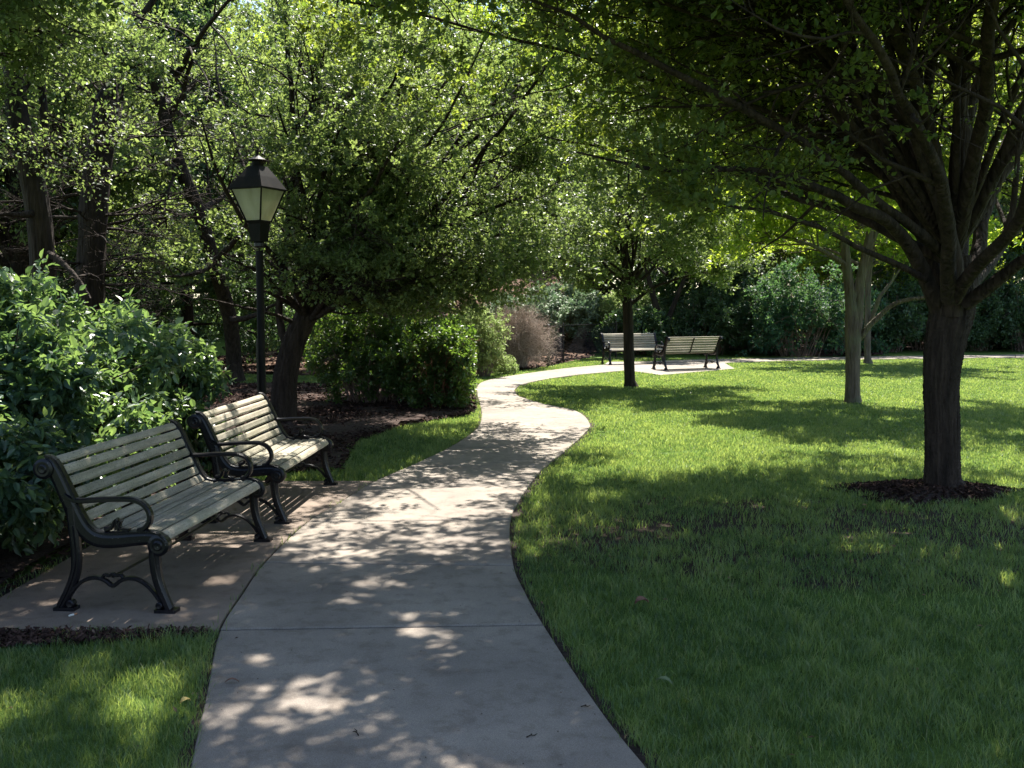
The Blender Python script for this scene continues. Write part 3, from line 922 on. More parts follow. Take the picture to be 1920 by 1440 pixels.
tag(b3, "far slat bench turned to face the viewer, slender tree in front of it", "bench", grp)
b4 = copy_tree(bench0)
face = unit(np.array([[-.42, .90]]))[0]; c = (G(1241, 698) + G(1353, 690.5))[:2] / 2 + face * .27
b4.location = (c[0], c[1], TOP - .004); b4.rotation_euler = (0, 0, rotfor(face))
tag(b4, "far slat bench seen from behind, its back to the sunlit lawn", "bench", grp)

# ------------------------------------------------------------------ lamp
LY = 10.0
lc = at(489, 600, LY)
lp = empty("street_lamp", (lc[0], LY, 0), 0, "black lantern on a tall slim post behind the second bench", "street lamp")
Z = lambda py: float(at(489, py, LY)[2])
def cyl(name, zs, rs, m, parent, sides=20, c=(0, 0)):
    P = np.array([[[c[0], c[1], z] for z in zs]]); v, q = tubes(P, np.array([rs]), sides)
    mb = MB(); mb.add(v, q=q)
    n = len(zs); top = np.arange((n - 1) * sides, n * sides); bt = np.arange(sides)
    mb.add([[c[0], c[1], zs[-1]], [c[0], c[1], zs[0]]], r=[0, 0])
    mb.t.append(np.array([[top[i], top[(i + 1) % sides], n * sides] for i in range(sides)] + [[bt[(i + 1) % sides], bt[i], n * sides + 1] for i in range(sides)]))
    return mb.build(name, m, parent, smooth=False, rnd=False)
o = cyl("pole", [0, Z(470)], [.041, .037], M['lampmetal'], lp, 24)
cyl("base", [0, .05, .06, .30, .34, .42], [.12, .12, .085, .075, .055, .043], M['iron'], lp, 24)
cyl("collar", [Z(464), Z(462), Z(456), Z(452)], [.042, .055, .055, .045], M['iron'], lp, 24)
th = math.radians(-24)
def frustum(mb, z0, a0, z1, a1, t=None, cap=True):
    """square frustum, side a0 at z0 and a1 at z1"""
    V = []
    for z, a in ((z0, a0), (z1, a1)):
        for sx, sy in ((-1, -1), (1, -1), (1, 1), (-1, 1)):
            x, y = sx * a / 2, sy * a / 2
            V.append([x * math.cos(th) - y * math.sin(th), x * math.sin(th) + y * math.cos(th), z])
    q = [[0, 1, 5, 4], [1, 2, 6, 5], [2, 3, 7, 6], [3, 0, 4, 7]]
    if cap: q += [[3, 2, 1, 0], [4, 5, 6, 7]]
    mb.add(V, q=q)
mb = MB(); frustum(mb, Z(453), .120, Z(420), .150); frustum(mb, Z(420), .150, Z(418), .165); frustum(mb, Z(418), .165, Z(416), .165)
mb.build("lantern_box", M['lampmetal'], lp, rnd=False)
zg0, zg1, ag0, ag1 = Z(416.5), Z(355), .170, .372
cor = lambda z, a, sx, sy: np.array([sx * a / 2 * math.cos(th) - sy * a / 2 * math.sin(th), sx * a / 2 * math.sin(th) + sy * a / 2 * math.cos(th), z])
mb = MB()
cs = [(-1, -1), (1, -1), (1, 1), (-1, 1)]
bars = []
for k in range(4):
    bars.append([cor(zg0, ag0, *cs[k]), cor(zg1, ag1, *cs[k])])
    bars.append([cor(zg1 - .004, ag1, *cs[k]), cor(zg1 - .004, ag1, *cs[(k + 1) % 4])])
    bars.append([cor(zg0 + .006, ag0, *cs[k]), cor(zg0 + .006, ag0, *cs[(k + 1) % 4])])
v, q = tubes(np.array(bars), np.full((len(bars), 2), .0085), 6); mb.add(v, q=q)
fr = mb.build("lantern_frame", M['lampmetal'], lp, rnd=False)
for k in range(4):
    mb = MB(); a0, a1 = ag0 - .006, ag1 - .006
    A = [cor(zg0 + .006, a0, *cs[k]), cor(zg0 + .006, a0, *cs[(k + 1) % 4]), cor(zg1 - .006, a1, *cs[(k + 1) % 4]), cor(zg1 - .006, a1, *cs[k])]
    cen = np.array([0, 0, (zg0 + zg1) / 2])
    B2 = [x + (cen - x) * .012 for x in A]
    mb.add(A + B2, q=[[0, 1, 2, 3], [7, 6, 5, 4], [0, 4, 5, 1], [1, 5, 6, 2], [2, 6, 7, 3], [3, 7, 4, 0]])
    mb.build("glass_pane", M['glass'], lp, rnd=False)
mb = MB()
frustum(mb, Z(357), .405, Z(354), .405); frustum(mb, Z(354), .400, Z(333), .275, cap=False); frustum(mb, Z(333), .275, Z(312), .135)
mb.build("lantern_roof", M['lampmetal'], lp, rnd=False)
cyl("vent_cap", [Z(314), Z(303), Z(302), Z(300), Z(296), Z(292), Z(289), Z(285), Z(276)], [.062, .056, .088, .088, .055, .022, .012, .016, .003], M['lampmetal'], lp)
cyl("lamp_bulb", [Z(416), Z(405), Z(400), Z(380), Z(374)], [.02, .02, .045, .045, .015], M['mantle'], lp, 12)
# slim stake just behind the lamp post
s0 = at(483, 700, 11.2)
mb = MB(); P = np.array([[[0, 0, 0], [.01, 0, .6], [0, 0, 1.25]]]); v, q = tubes(P, np.array([[.018, .017, .015]]), 8); mb.add(v, q=q)
o = mb.build("stake", M['iron'], None, rnd=False); o.location = (s0[0], 11.2, 0)
tag(o, "thin dark stake standing just left of the lamp post in the mulch", "stake")

# ------------------------------------------------------------------ fence
def fence(pts, hgt):
    root = empty("metal_fence", (*pts[0], 0), 0, "low black wire mesh fence with thin posts in front of the planted bank", "fence")
    o0 = np.array([*pts[0], 0])
    for i in range(len(pts)):
        x, y = pts[i]; z = 0
        P = np.array([[[x, y, z - .02], [x, y, z + hgt + .05]]]) - o0
        mb = MB(); v, q = tubes(P, np.full((1, 2), .045 if i == 0 else .028), 8); mb.add(v, q=q)
        mb.add([P[0, 1] + [0, 0, .03]]); mb.t.append(np.array([[8 + j, 8 + (j + 1) % 8, 16] for j in range(8)]))
        mb.build("post", M['iron'], root, rnd=False)
    for a, b_ in zip(pts[:-1], pts[1:]):
        a = np.array([*a, 0.]) - o0; b_ = np.array([*b_, 0.]) - o0
        for z in (hgt, .08):
            mb = MB()
            v, q = tubes(np.array([[a + [0, 0, z], b_ + [0, 0, z]]]), np.full((1, 2), .018 if z > .5 else .01), 6); mb.add(v, q=q)
            mb.build("rail", M['iron'], root, rnd=False)
        mb = MB(); L_ = np.linalg.norm(b_ - a); d = (b_ - a) / L_; hh = hgt - .08
        st = np.arange(0, L_, .075)
        seg = []
        for s in st:
            e = min(s + hh, L_); seg.append([a + d * s + [0, 0, .08], a + d * e + [0, 0, .08 + (e - s)]])
            e = max(s - hh, 0); seg.append([a + d * s + [0, 0, .08], a + d * e + [0, 0, .08 + (s - e)]])
        v, q = tubes(np.array(seg), np.full((len(seg), 2), .0028), 3); mb.add(v, q=q)
        mb.build("wire_mesh", M['iron'], root, rnd=False)
fpx = [(1028, 687), (1056, 680), (1155, 671), (1243, 664), (1330, 661), (1420, 659)]
fence([tuple(G(*p)[:2]) for p in fpx], 1.05)

exec_marker = 0
# ------------------------------------------------------------------ trees
def gen_limbs(rng, base, zf, n, R, ztop, r0, zlow=None, N=12, az0=0):
    """limbs from the fork height zf to points on an ellipsoid of radius R"""
    out = []
    for k in range(n):
        az = az0 + k * 2.399 + rng.normal(0, .2)
        e = (k + .5) / n
        el = (.12 + .95 * e ** .9) if zlow is None else (zlow + (1.2 - zlow) * e)
        rad = R * rng.uniform(.72, .95)
        end = np.array([math.cos(az) * math.cos(el) * rad, math.sin(az) * math.cos(el) * rad, (ztop - zf) * math.sin(el) * rng.uniform(.8, .95)])
        st = base + np.array([0, 0, zf + rng.uniform(-.1, .25) + .3 * e * (ztop - zf) * .3])
        midp = st + end * .45 + np.array([0, 0, .10 * np.linalg.norm(end)]) + rng.normal(0, .05 * R, 3)
        endp = st + end
        rr = r0 * rng.uniform(.75, 1.)
        out.append(resample([[*st, rr], [*(st + end * .18 + [0, 0, .05 * R]), rr * .85], [*midp, rr * .55], [*(st * .3 + endp * .7 + rng.normal(0, .04 * R, 3) + [0, 0, .03 * R]), rr * .35], [*endp, rr * .12]], N))
    return out

def tree(name, label, cat, base, trunks, limbs, lv, leaf, bark, lm, rng, group=None, keep=None, trunk_sides=18, flute=.06, extra=None, barest=0, crownname="crown"):
    """lv: list of dicts for grow() from limbs outwards; the last level carries leaves"""
    base = np.array([base[0], base[1], 0.0 if len(base) < 3 else base[2]])
    root = empty(name, tuple(base), 0, label, cat, group)
    wood = MB()
    for tr in trunks:
        if trunk_sides >= 60:
            v, q = bark_tube(resample(tr, 200), trunk_sides, rng)
        else:
            A = resample(tr, 26); v, q = tubes(A[None, :, :3], A[None, :, 3], trunk_sides, flute, rng)
        wood.add(v, q=q)
    L = np.array([resample(l_, 18) for l_ in limbs]); P, R = L[:, :, :3].copy(), L[:, :, 3]
    ll = np.linalg.norm(P[:, -1] - P[:, 0], axis=1)[:, None, None]
    wk = np.cumsum(np.cumsum(rng.normal(0, 1, P.shape), 1) * .25 + rng.normal(0, .5, P.shape), 1)
    ramp_ = np.linspace(0, 1, 18)[None, :, None]
    wk = wk - wk[:, -1:] * ramp_
    P += wk * ll * .0075 * np.minimum(1, ramp_ * 4)
    v, q = tubes(P, R, 10, .04, rng); wood.add(v, q=q)
    len0 = np.linalg.norm(P[:, -1] - P[:, 0], axis=1)
    Lps = len0 / len0.mean()
    gens = [(P, R)]
    for k, d in enumerate(lv):
        d = dict(d); n = d.pop('n'); src = d.pop('src', -1)
        P2, R2 = gens[src]
        if k == 0: d['Lp'] = Lps
        Q, Rq = grow(P2, R2, n, d.pop('t0', .2), d.pop('t1', 1.), d.pop('L'), d.pop('ang', .9), d.pop('K', 6), rng, **d)
        if keep is not None:
            kk = keep(Q[:, -1]); Q, Rq = Q[kk], Rq[kk]
        gens.append((Q, Rq))
        sides = [6, 4, 3, 3][min(k, 3)]
        v, q = tubes(Q, Rq, sides, 0, rng); wood.add(v, q=q)
    crown = MB(); lf = dict(leaf); per = lf.pop('per')
    cnt = 0
    for gi in lf.pop('on', [-1]):
        cnt += leaves(crown, gens[gi][0], per if gi == -1 else max(2, per // 3), rng=rng, keep=keep, **lf)
    if extra is not None: extra(wood, crown, rng)
    wood.build("trunk", bark, root, smooth=True, rnd=False, origin=base)
    crown.build(crownname, lm, root, origin=base)
    print(name, "leaves", cnt)
    return root

def px_limb(base, pts, N=12):
    """pts: (px,py,Y,r)"""
    return resample([[*at(a, b, Y), r] for a, b, Y, r in pts], N)

# gaps in the crowns through which the sun reaches the ground: (photo px, py of the sun fleck, radius in m)
FLECKS = [(640, 1135, .10), (760, 1165, .10), (775, 1193, .17), (830, 1215, .13), (480, 1247, .13), (560, 1328, .16), (620, 1338, .12), (540, 1372, .11),
          (700, 1322, .07), (415, 1095, .17), (615, 1027, .06), (668, 1022, .06), (755, 1012, .07), (650, 1055, .09), (270, 1290, .26), (240, 1335, .18),
          (1660, 1032, .50), (1745, 1040, .26), (970, 1132, .09), (160, 1172, .10), (230, 1176, .10), (440, 1030, .12), (330, 1040, .10), (590, 1075, .08), (680, 1100, .08),
          (500, 1300, .07), (850, 1160, .06), (1010, 950, .14), (1120, 935, .14), (1420, 950, .10), (1250, 985, .08), (1890, 1090, .2), (1000, 1040, .12),
          (240, 850, .25), (300, 820, .2), (470, 800, .15), (500, 790, .15), (520, 830, .18), (440, 925, .12), (330, 830, .2)]
FLECKS3 = [(380, 590, 8.6, .45), (300, 560, 8.0, .35), (430, 640, 8.9, .40), (150, 600, 7.0, .22), (330, 700, 7.6, .22), (200, 560, 7.5, .25), (60, 640, 6.5, .18), (420, 760, 8.8, .3), (230, 650, 7.2, .15),
           (600, 200, 11.2, .55), (690, 170, 11.4, .6), (770, 260, 11.6, .5), (700, 330, 11.6, .4), (830, 330, 12.2, .4), (640, 300, 11.2, .3),
           (905, 620, 22, .7), (1000, 630, 25, .9), (1100, 580, 33, 1.2), (870, 650, 15.5, .35), (895, 720, 15.2, .25), (985, 540, 31, .8)]
_FP = np.array([G(a, b_) for a, b_, _ in FLECKS] + [at(a, b_, y_) for a, b_, y_, _ in FLECKS3])
_FR = np.array([.55 * c_ for _, _, c_ in FLECKS] + [c_ for _, _, _, c_ in FLECKS3]); _S = np.array(S)
def gaps(p):
    """True where a leaf may stay"""
    ok = np.ones(len(p), bool)
    for g_, r_ in zip(_FP, _FR):
        d = p - g_; t = d @ _S
        ok &= (np.linalg.norm(d - t[:, None] * _S, axis=1) > r_) | (t < 2.2)
    return ok

# --- the big tree on the right
rb = np.random.default_rng(101)
y1_ = T1[1]
trunk1 = [[*at(1768, 932, y1_), .29], [*at(1767, 921, y1_), .225], [*at(1767, 908, y1_), .178], [*at(1766, 890, y1_), .145], [*at(1766, 800, y1_), .138], [*at(1764, 720, y1_), .142], [*at(1770, 650, y1_), .158], [*at(1785, 580, y1_), .175], [*at(1795, 535, y1_), .13], [*at(1795, 480, y1_), .10]]
trunk1[0][2] = -.05
lim = []
lim.append(px_limb(T1, [(1765, 590, 8.5, .11), (1735, 520, 8.4, .095), (1690, 450, 8.2, .080), (1620, 385, 7.8, .065), (1500, 330, 7.4, .045), (1390, 308, 7.2, .035), (1240, 318, 7.0, .022), (1080, 285, 7.0, .010)]))
lim.append(px_limb(T1, [(1770, 600, 8.6, .11), (1745, 480, 8.8, .10), (1690, 370, 9.0, .075), (1600, 260, 9.0, .06), (1500, 185, 9.0, .05), (1400, 110, 9.0, .04), (1280, 25, 9.0, .02), (1180, -60, 9.0, .01)]))
lim.append(px_limb(T1, [(1785, 590, 8.4, .12), (1790, 480, 8.3, .10), (1760, 330, 8.2, .085), (1765, 190, 8.1, .07), (1790, 60, 8.1, .055), (1760, -150, 8.0, .03), (1730, -300, 8.0, .012)]))
lim.append(px_limb(T1, [(1800, 590, 8.7, .11), (1845, 490, 8.9, .10), (1890, 400, 9.1, .085), (1930, 320, 9.3, .07), (2000, 200, 9.6, .05), (2080, 60, 10., .03), (2150, -60, 10.3, .01)]))
lim.append(px_limb(T1, [(1810, 570, 8.3, .09), (1880, 520, 8.0, .075), (1950, 470, 7.7, .06), (2080, 400, 7.2, .04), (2200, 340, 6.8, .025), (2330, 300, 6.4, .01)]))
lim.append(px_limb(T1, [(1745, 530, 8.4, .045), (1690, 502, 8.2, .038), (1600, 475, 7.9, .030), (1480, 428, 7.5, .022), (1380, 400, 7.2, .016), (1260, 372, 7.0, .008)]))
lim.append(px_limb(T1, [(1780, 560, 8.2, .10), (1770, 430, 7.6, .08), (1740, 300, 7.0, .065), (1660, 150, 6.3, .045), (1560, -50, 5.6, .03), (1450, -300, 5.0, .012)]))
lim.append(px_limb(T1, [(1790, 560, 8.8, .10), (1800, 440, 9.6, .08), (1760, 330, 10.4, .06), (1700, 240, 11.2, .045), (1620, 160, 12.0, .03), (1550, 110, 12.6, .012)]))
lim.append(px_limb(T1, [(1790, 560, 8.2, .09), (1850, 420, 7.4, .07), (1900, 250, 6.6, .055), (1950, 0, 5.6, .035), (1950, -300, 4.8, .012)]))
lim.append(px_limb(T1, [(1800, 560, 8.9, .09), (1870, 470, 9.8, .07), (1950, 380, 10.8, .05), (2020, 300, 11.7, .03), (2080, 240, 12.3, .012)]))
# long, spreading limbs over the path and towards the viewer
def lw(pts, N=12): return resample([[*(T1[:2] + np.array(p[:2])), p[2], p[3]] for p in pts], N)
lim.append(lw([(0, 0, 1.95, .10), (-.5, -.7, 2.9, .08), (-1.5, -1.8, 3.8, .055), (-2.9, -2.8, 4.4, .035), (-4.2, -3.4, 4.7, .012)]))
lim.append(lw([(0, 0, 2.0, .10), (-.6, -.1, 3.2, .08), (-1.8, -.5, 4.3, .055), (-3.2, -.9, 5.0, .035), (-4.6, -1.2, 5.3, .012)]))
lim.append(lw([(0, 0, 2.0, .10), (-.1, -.8, 3.1, .08), (-.6, -2.2, 4.2, .055), (-1.2, -3.8, 4.9, .035), (-1.8, -5.3, 5.1, .012)]))
lim.append(lw([(0, 0, 2.1, .09), (.4, -.9, 3.2, .07), (1.2, -2.4, 4.3, .05), (1.9, -4.2, 4.9, .012)]))
lim.append(lw([(0, 0, 2.1, .09), (.1, .1, 3.6, .08), (-.4, .3, 5.2, .055), (-.9, .2, 6.8, .03), (-1.2, 0, 7.8, .012)]))
lim.append(lw([(0, 0, 2.1, .09), (.5, .2, 3.6, .07), (1.3, .5, 5.2, .05), (2.0, .4, 6.6, .012)]))
lim.append(lw([(0, 0, 2.1, .09), (.9, .1, 3.2, .07), (2.3, -.2, 4.4, .05), (4.0, -.6, 5.0, .012)]))
lim.append(lw([(0, 0, 2.1, .08), (-.8, .6, 3.4, .06), (-2.0, 1.1, 4.8, .04), (-3.2, 1.1, 5.8, .012)]))
lim.append(lw([(0, 0, 2.1, .08), (-.4, -.9, 4.0, .06), (-1.8, -1.6, 5.6, .04), (-2.8, -2.0, 6.8, .012)]))
lim.append(lw([(0, 0, 2.0, .07), (-1.0, .9, 2.6, .05), (-2.2, 1.9, 3.1, .035), (-3.4, 2.6, 3.5, .01)]))
lim.append(lw([(0, 0, 2.0, .07), (-1.2, -.9, 2.75, .05), (-2.6, -1.6, 3.3, .035), (-3.9, -2.1, 3.7, .01)]))
for e in ((-3.0, 2.4, 4.4), (-2.0, 3.2, 5.2), (-1.0, 3.8, 5.4), (-2.8, 1.7, 3.8), (-1.3, 2.1, 3.6), (-3.4, 1.9, 5.0), (-1.5, 2.6, 4.6), (.3, 3.4, 4.9), (-2.4, 2.3, 4.5), (1.8, 3.0, 4.8), (-.6, 3.2, 4.2), (-4.2, .9, 5.8), (-4.6, .2, 6.2), (-4.0, -.9, 6.4), (-5.0, .8, 6.6), (-4.4, -.4, 5.4), (-3.6, .6, 6.8), (-5.4, -.2, 6.6), (-5.8, -1.2, 6.0), (-5.4, -2.0, 6.4), (-3.6, -3.0, 6.2), (-2.8, 1.0, 6.6), (-3.4, -.2, 4.6), (-3.9, -1.6, 4.3), (-4.6, .5, 4.9), (-4.9, -2.4, 5.2), (-3.3, -3.6, 4.9), (-2.2, -4.6, 5.3), (-5.2, -.6, 5.6), (-4.4, -4.2, 5.6), (-2.4, -2.2, 5.6), (-3.2, -1.0, 6.2), (0, -4.8, 5.2), (1.4, -3.6, 5.6), (-1, -3.4, 6.2), (-5.6, .3, 4.4), (-5.4, -3.2, 4.5)):
    lim.append(lw([(0, 0, 2.1, .055), (e[0] * .2, e[1] * .2 - .1, 3.3, .036), (e[0] * .55, e[1] * .55, e[2] * .9, .024), (*e, .012)]))
for l_ in lim: l_[:, 3] *= .68
def keep1(p):
    # crown outline: low skirt never under ~2.1 m, sun gap over the path further up
    d = p[:, :2] - T1[:2]
    r = np.hypot(d[:, 0], d[:, 1])
    low = 2.25 + .10 * np.sin(p[:, 0] * 2.1) + .12 * np.sin(p[:, 1] * 1.7)
    ok = (p[:, 2] > low) & (r < 6.6)
    ok &= p[:, 1] < 10.65 + .4 * np.sin(p[:, 0] * 3) + 1.5 * np.clip((p[:, 0] - .1) / .9, 0, 3)
    # looser foliage in the low outer skirt on the path side
    pxn = p[:, 0] / p[:, 1]; up = (p[:, 2] - H) / p[:, 1]
    lo = (pxn < .19) & (up < .31)
    pat = fnoise(p[:, 0] + p[:, 2], p[:, 1] - p[:, 2], 17, ((.9, 1.), (2.1, .8)))
    ok &= ~(lo & (pat > .6))
    hsh = np.mod(np.abs(np.sin(p[:, 0] * 127.1 + p[:, 1] * 311.7 + p[:, 2] * 74.7)) * 43758.5, 1.)
    ok &= ~(~lo & (up < .31) & ((pat > .95) | ((hsh < .34) & (p[:, 1] < 9.5)) | ((hsh < .8) & (p[:, 1] < 6.2))))
    ok &= (p[:, 1] > 4.3 + .3 * np.sin(2 * p[:, 0]))
    return ok & gaps(p)
tree("park_tree", "largest tree on the right of the lawn, thick dark trunk splitting into many limbs", "tree", T1, [trunk1], lim,
     [dict(n=13, t0=.22, L=1.6, ang=.85, K=7, wig=.14, flat=.75, rr=.55, up=.05),
      dict(n=9, t0=.12, L=.85, ang=.85, K=6, wig=.16, flat=.7, rr=.6),
      dict(n=7, t0=.1, L=.42, ang=.8, K=5, wig=.16, flat=.7, rr=.6)],
     dict(per=15, l=.054, w=.035, upb=1.4, spread=.010, t0=.25), M['bark_big'], M['leaf_big'], rb, keep=keep1, trunk_sides=110)

# --- leaning dark tree behind the second bench
r5 = np.random.default_rng(505)
B5 = G(528, 792); Y5 = B5[1]
tr5 = [[*at(526, 800, Y5), .26], [*at(530, 770, Y5), .19], [*at(536, 700, Y5), .165], [*at(552, 640, Y5), .155], [*at(575, 590, Y5), .15], [*at(590, 560, Y5), .13], [*at(600, 500, Y5), .09]]
tr5[0][2] = -.05
l5 = []
def l5a(*p): l5.append(px_limb(B5, p))
l5a((545, 660, Y5, .10), (525, 600, 13.9, .085), (548, 480, 13.6, .07), (560, 340, 13.3, .055), (590, 150, 13, .04), (640, -60, 12.8, .012))
l5a((575, 600, Y5, .11), (640, 545, 13.4, .085), (720, 500, 13.0, .065), (810, 430, 12.7, .05), (880, 330, 12.5, .03), (930, 240, 12.4, .01))
l5a((580, 590, Y5, .10), (610, 480, 13.4, .08), (680, 340, 13.0, .06), (740, 180, 12.6, .04), (800, 0, 12.4, .012))
l5a((575, 600, Y5, .08), (660, 570, 13.0, .06), (760, 545, 12.4, .045), (850, 515, 12.0, .03), (935, 495, 11.8, .01))
l5a((580, 590, Y5, .09), (600, 510, 12.9, .07), (640, 420, 12.0, .05), (700, 330, 11.2, .035), (760, 240, 10.6, .01))
l5a((575, 600, Y5, .09), (560, 520, 13.0, .07), (500, 430, 12.3, .05), (430, 330, 11.8, .035), (370, 200, 11.4, .01))
l5a((580, 600, Y5, .09), (640, 560, 14.6, .07), (720, 500, 15.6, .05), (820, 430, 16.6, .035), (920, 400, 17.3, .01))
l5a((580, 600, Y5, .09), (600, 480, 14.8, .07), (660, 350, 15.8, .05), (740, 220, 16.5, .035), (800, 100, 17, .01))
l5a((570, 600, Y5, .09), (540, 480, 14.6, .07), (480, 350, 15.2, .05), (430, 200, 15.8, .035), (400, 60, 16, .01))
l5a((580, 590, Y5, .08), (700, 440, 12.9, .06), (860, 280, 12.2, .045), (980, 150, 11.8, .03), (1060, 60, 11.6, .01))
l5a((580, 590, Y5, .08), (640, 300, 13.2, .06), (700, 50, 12.6, .045), (780, -250, 12.2, .03), (850, -420, 12, .01))
l5a((580, 590, Y5, .08), (560, 250, 13.2, .06), (540, -50, 12.9, .045), (520, -350, 12.7, .01))
l5a((600, 560, Y5, .07), (680, 440, 12.7, .055), (760, 330, 11.8, .04), (850, 180, 10.9, .025), (930, 30, 10.3, .01))
l5a((560, 610, Y5, .05), (520, 590, 13.4, .04), (450, 575, 12.9, .03), (380, 560, 12.5, .01))
for (xe, ye, Ye, xm, ym, Ym) in ((760, 490, 18.2, 680, 530, 16.2), (820, 440, 19.0, 720, 500, 16.8), (880, 470, 17.6, 740, 520, 15.8), (700, 430, 18.8, 660, 500, 16.6), (860, 380, 18.8, 740, 460, 16.6), (1050, 340, 12.6, 840, 400, 13.2), (1110, 200, 12.8, 860, 280, 13.2), (1010, 430, 13.0, 820, 470, 13.4), (1150, 60, 12.0, 900, 180, 13.0), (1090, 290, 14.6, 860, 380, 14.4), (880, 520, 12.6, 720, 520, 13.2), (940, 440, 11.8, 780, 450, 12.6), (820, 560, 13.4, 690, 555, 13.6), (760, 520, 11.4, 660, 530, 12.4), (900, 380, 12.8, 760, 420, 13.2), (700, 560, 12.0, 640, 560, 12.8), (960, 500, 13.6, 800, 500, 13.8), (420, 480, 12.2, 500, 520, 12.9), (460, 540, 12.6, 520, 560, 13.2), (860, 250, 11.2, 740, 330, 12.2), (650, 200, 11.0, 620, 330, 12.0), (760, 90, 11.4, 700, 250, 12.4), (880, 100, 12.4, 780, 240, 13.0), (520, 200, 11.6, 560, 340, 12.6)):
    l5a((580, 600, Y5, .07), (xm, ym, Ym, .045), (xe, ye, Ye, .012))
for l_ in l5: l_[:, 3] *= .62
def keep5(p):
    ok = p[:, 2] > 1.72 + .2 * np.sin(p[:, 0] * 1.3) + .15 * np.sin(p[:, 1] * 1.9)
    ok &= p[:, 0] < 1.6 + .5 * np.sin(p[:, 2] * 2)
    pat = fnoise(p[:, 0] + .7 * p[:, 2], p[:, 1] - p[:, 2], 19, ((.7, 1.), (1.9, .8)))
    ok &= (pat < 1.05) | (p[:, 2] < 2.6)
    lay = fnoise(p[:, 2] * 1.25 + .16 * p[:, 0], .33 * p[:, 0] + .25 * p[:, 1], 23, ((.8, 1.), (1.7, .6)))
    hsh = np.mod(np.abs(np.sin(p[:, 0] * 127.1 + p[:, 1] * 311.7 + p[:, 2] * 74.7)) * 43758.5, 1.)
    ok &= (lay < .3) | (hsh < .45) | (p[:, 2] > 4.2)
    ok &= (p[:, 0] / p[:, 1] > -.245) | (hsh < .5)
    return ok & gaps(p)
tree("park_tree", "dark leaning tree behind the second bench, its crown arching over the path", "tree", B5, [tr5], l5,
     [dict(n=15, t0=.15, L=1.55, ang=.85, K=7, wig=.17, flat=.8, rr=.5, up=.02),
      dict(n=10, t0=.12, L=.8, ang=.85, K=6, wig=.18, flat=.8, rr=.6),
      dict(n=7, t0=.1, L=.42, ang=.8, K=5, wig=.18, flat=.8, rr=.6)],
     dict(per=15, l=.054, w=.033, upb=1.1, spread=.010, t0=.3), M['bark_dark'], M['leaf_small'], r5, keep=keep5, trunk_sides=80)

# --- slender tree in the middle of the lawn edge
r2 = np.random.default_rng(202)
B2_ = G(1182, 726); Y2 = B2_[1]
tr2 = [[*at(1184, 732, Y2), .17], [*at(1182, 722, Y2), .115], [*at(1180, 680, Y2), .105], [*at(1178, 600, Y2), .10], [*at(1174, 540, Y2), .085], [*at(1172, 480, Y2), .06], [*at(1176, 400, Y2), .035], [*at(1180, 300, Y2), .015]]
tr2[0][2] = -.05
l2 = gen_limbs(r2, B2_, 1.85, 13, 2.9, 5.4, .035, zlow=.12)
l2.append(px_limb(B2_, [(1175, 570, Y2, .04), (1140, 530, 19.3, .03), (1100, 505, 19.0, .02), (1040, 480, 18.6, .01)]))
l2.append(px_limb(B2_, [(1175, 575, Y2, .04), (1230, 545, 19.5, .03), (1300, 520, 19.3, .02), (1390, 500, 19.0, .01)]))
keep2 = lambda p: p[:, 2] > 1.75 + .3 * np.sin(p[:, 0] * 2.2)
tree("park_tree", "slender young tree standing in front of the two far benches", "tree", B2_, [tr2], l2,
     [dict(n=11, t0=.2, L=1.1, ang=.8, K=6, flat=.7, rr=.55), dict(n=7, t0=.1, L=.6, ang=.8, K=5, flat=.7), dict(n=6, t0=.1, L=.34, ang=.8, K=4, flat=.7)],
     dict(per=8, l=.068, w=.042, upb=1.4, spread=.02), M['bark_dark'], M['leaf_small'], r2, keep=keep2)

# --- two-stemmed grey tree
r3 = np.random.default_rng(303)
B3 = G(1599, 756); Y3 = B3[1]
tr3 = [[*at(1600, 762, Y3), .16], [*at(1599, 748, Y3), .125], [*at(1599, 700, Y3), .115], [*at(1600, 650, Y3), .12], [*at(1599, 610, Y3), .125], [*at(1595, 560, Y3), .085], [*at(1588, 500, Y3), .075], [*at(1582, 430, Y3), .06], [*at(1570, 300, Y3), .035]]
tr3[0][2] = -.05
tr3b = [[*at(1604, 640, Y3 - .03), .09], [*at(1610, 590, Y3), .08], [*at(1612, 540, Y3), .075], [*at(1622, 480, Y3), .065], [*at(1640, 400, Y3), .05], [*at(1665, 280, Y3), .03]]
tr3c = [[*at(1596, 580, Y3), .05], [*at(1612, 520, Y3), .06], [*at(1628, 470, Y3), .055], [*at(1650, 420, Y3), .03]]
l3 = gen_limbs(r3, B3, 2.9, 13, 3.4, 6.2, .05, zlow=.0)
l3.append(px_limb(B3, [(1608, 640, Y3, .05), (1640, 600, 16.2, .045), (1680, 568, 16.0, .035), (1740, 552, 15.8, .025), (1800, 520, 15.6, .012)]))
l3.append(px_limb(B3, [(1590, 500, Y3, .045), (1540, 460, 16.2, .035), (1480, 440, 16.0, .025), (1400, 430, 15.8, .01)]))
keep3 = lambda p: p[:, 2] > 2.45 + .25 * np.sin(p[:, 0] * 1.7) + .15 * np.sin(p[:, 1] * 3)
tree("park_tree", "grey barked tree on the lawn whose trunk splits into two upright stems", "tree", B3, [tr3, tr3b, tr3c], l3,
     [dict(n=12, t0=.25, L=1.3, ang=.8, K=6, flat=.7, rr=.55), dict(n=8, t0=.1, L=.7, ang=.8, K=5, flat=.7), dict(n=6, t0=.1, L=.38, ang=.8, K=4, flat=.7)],
     dict(per=11, l=.075, w=.046, upb=1.4, spread=.02), M['bark_grey'], M['leaf_lime'], r3, keep=keep3)

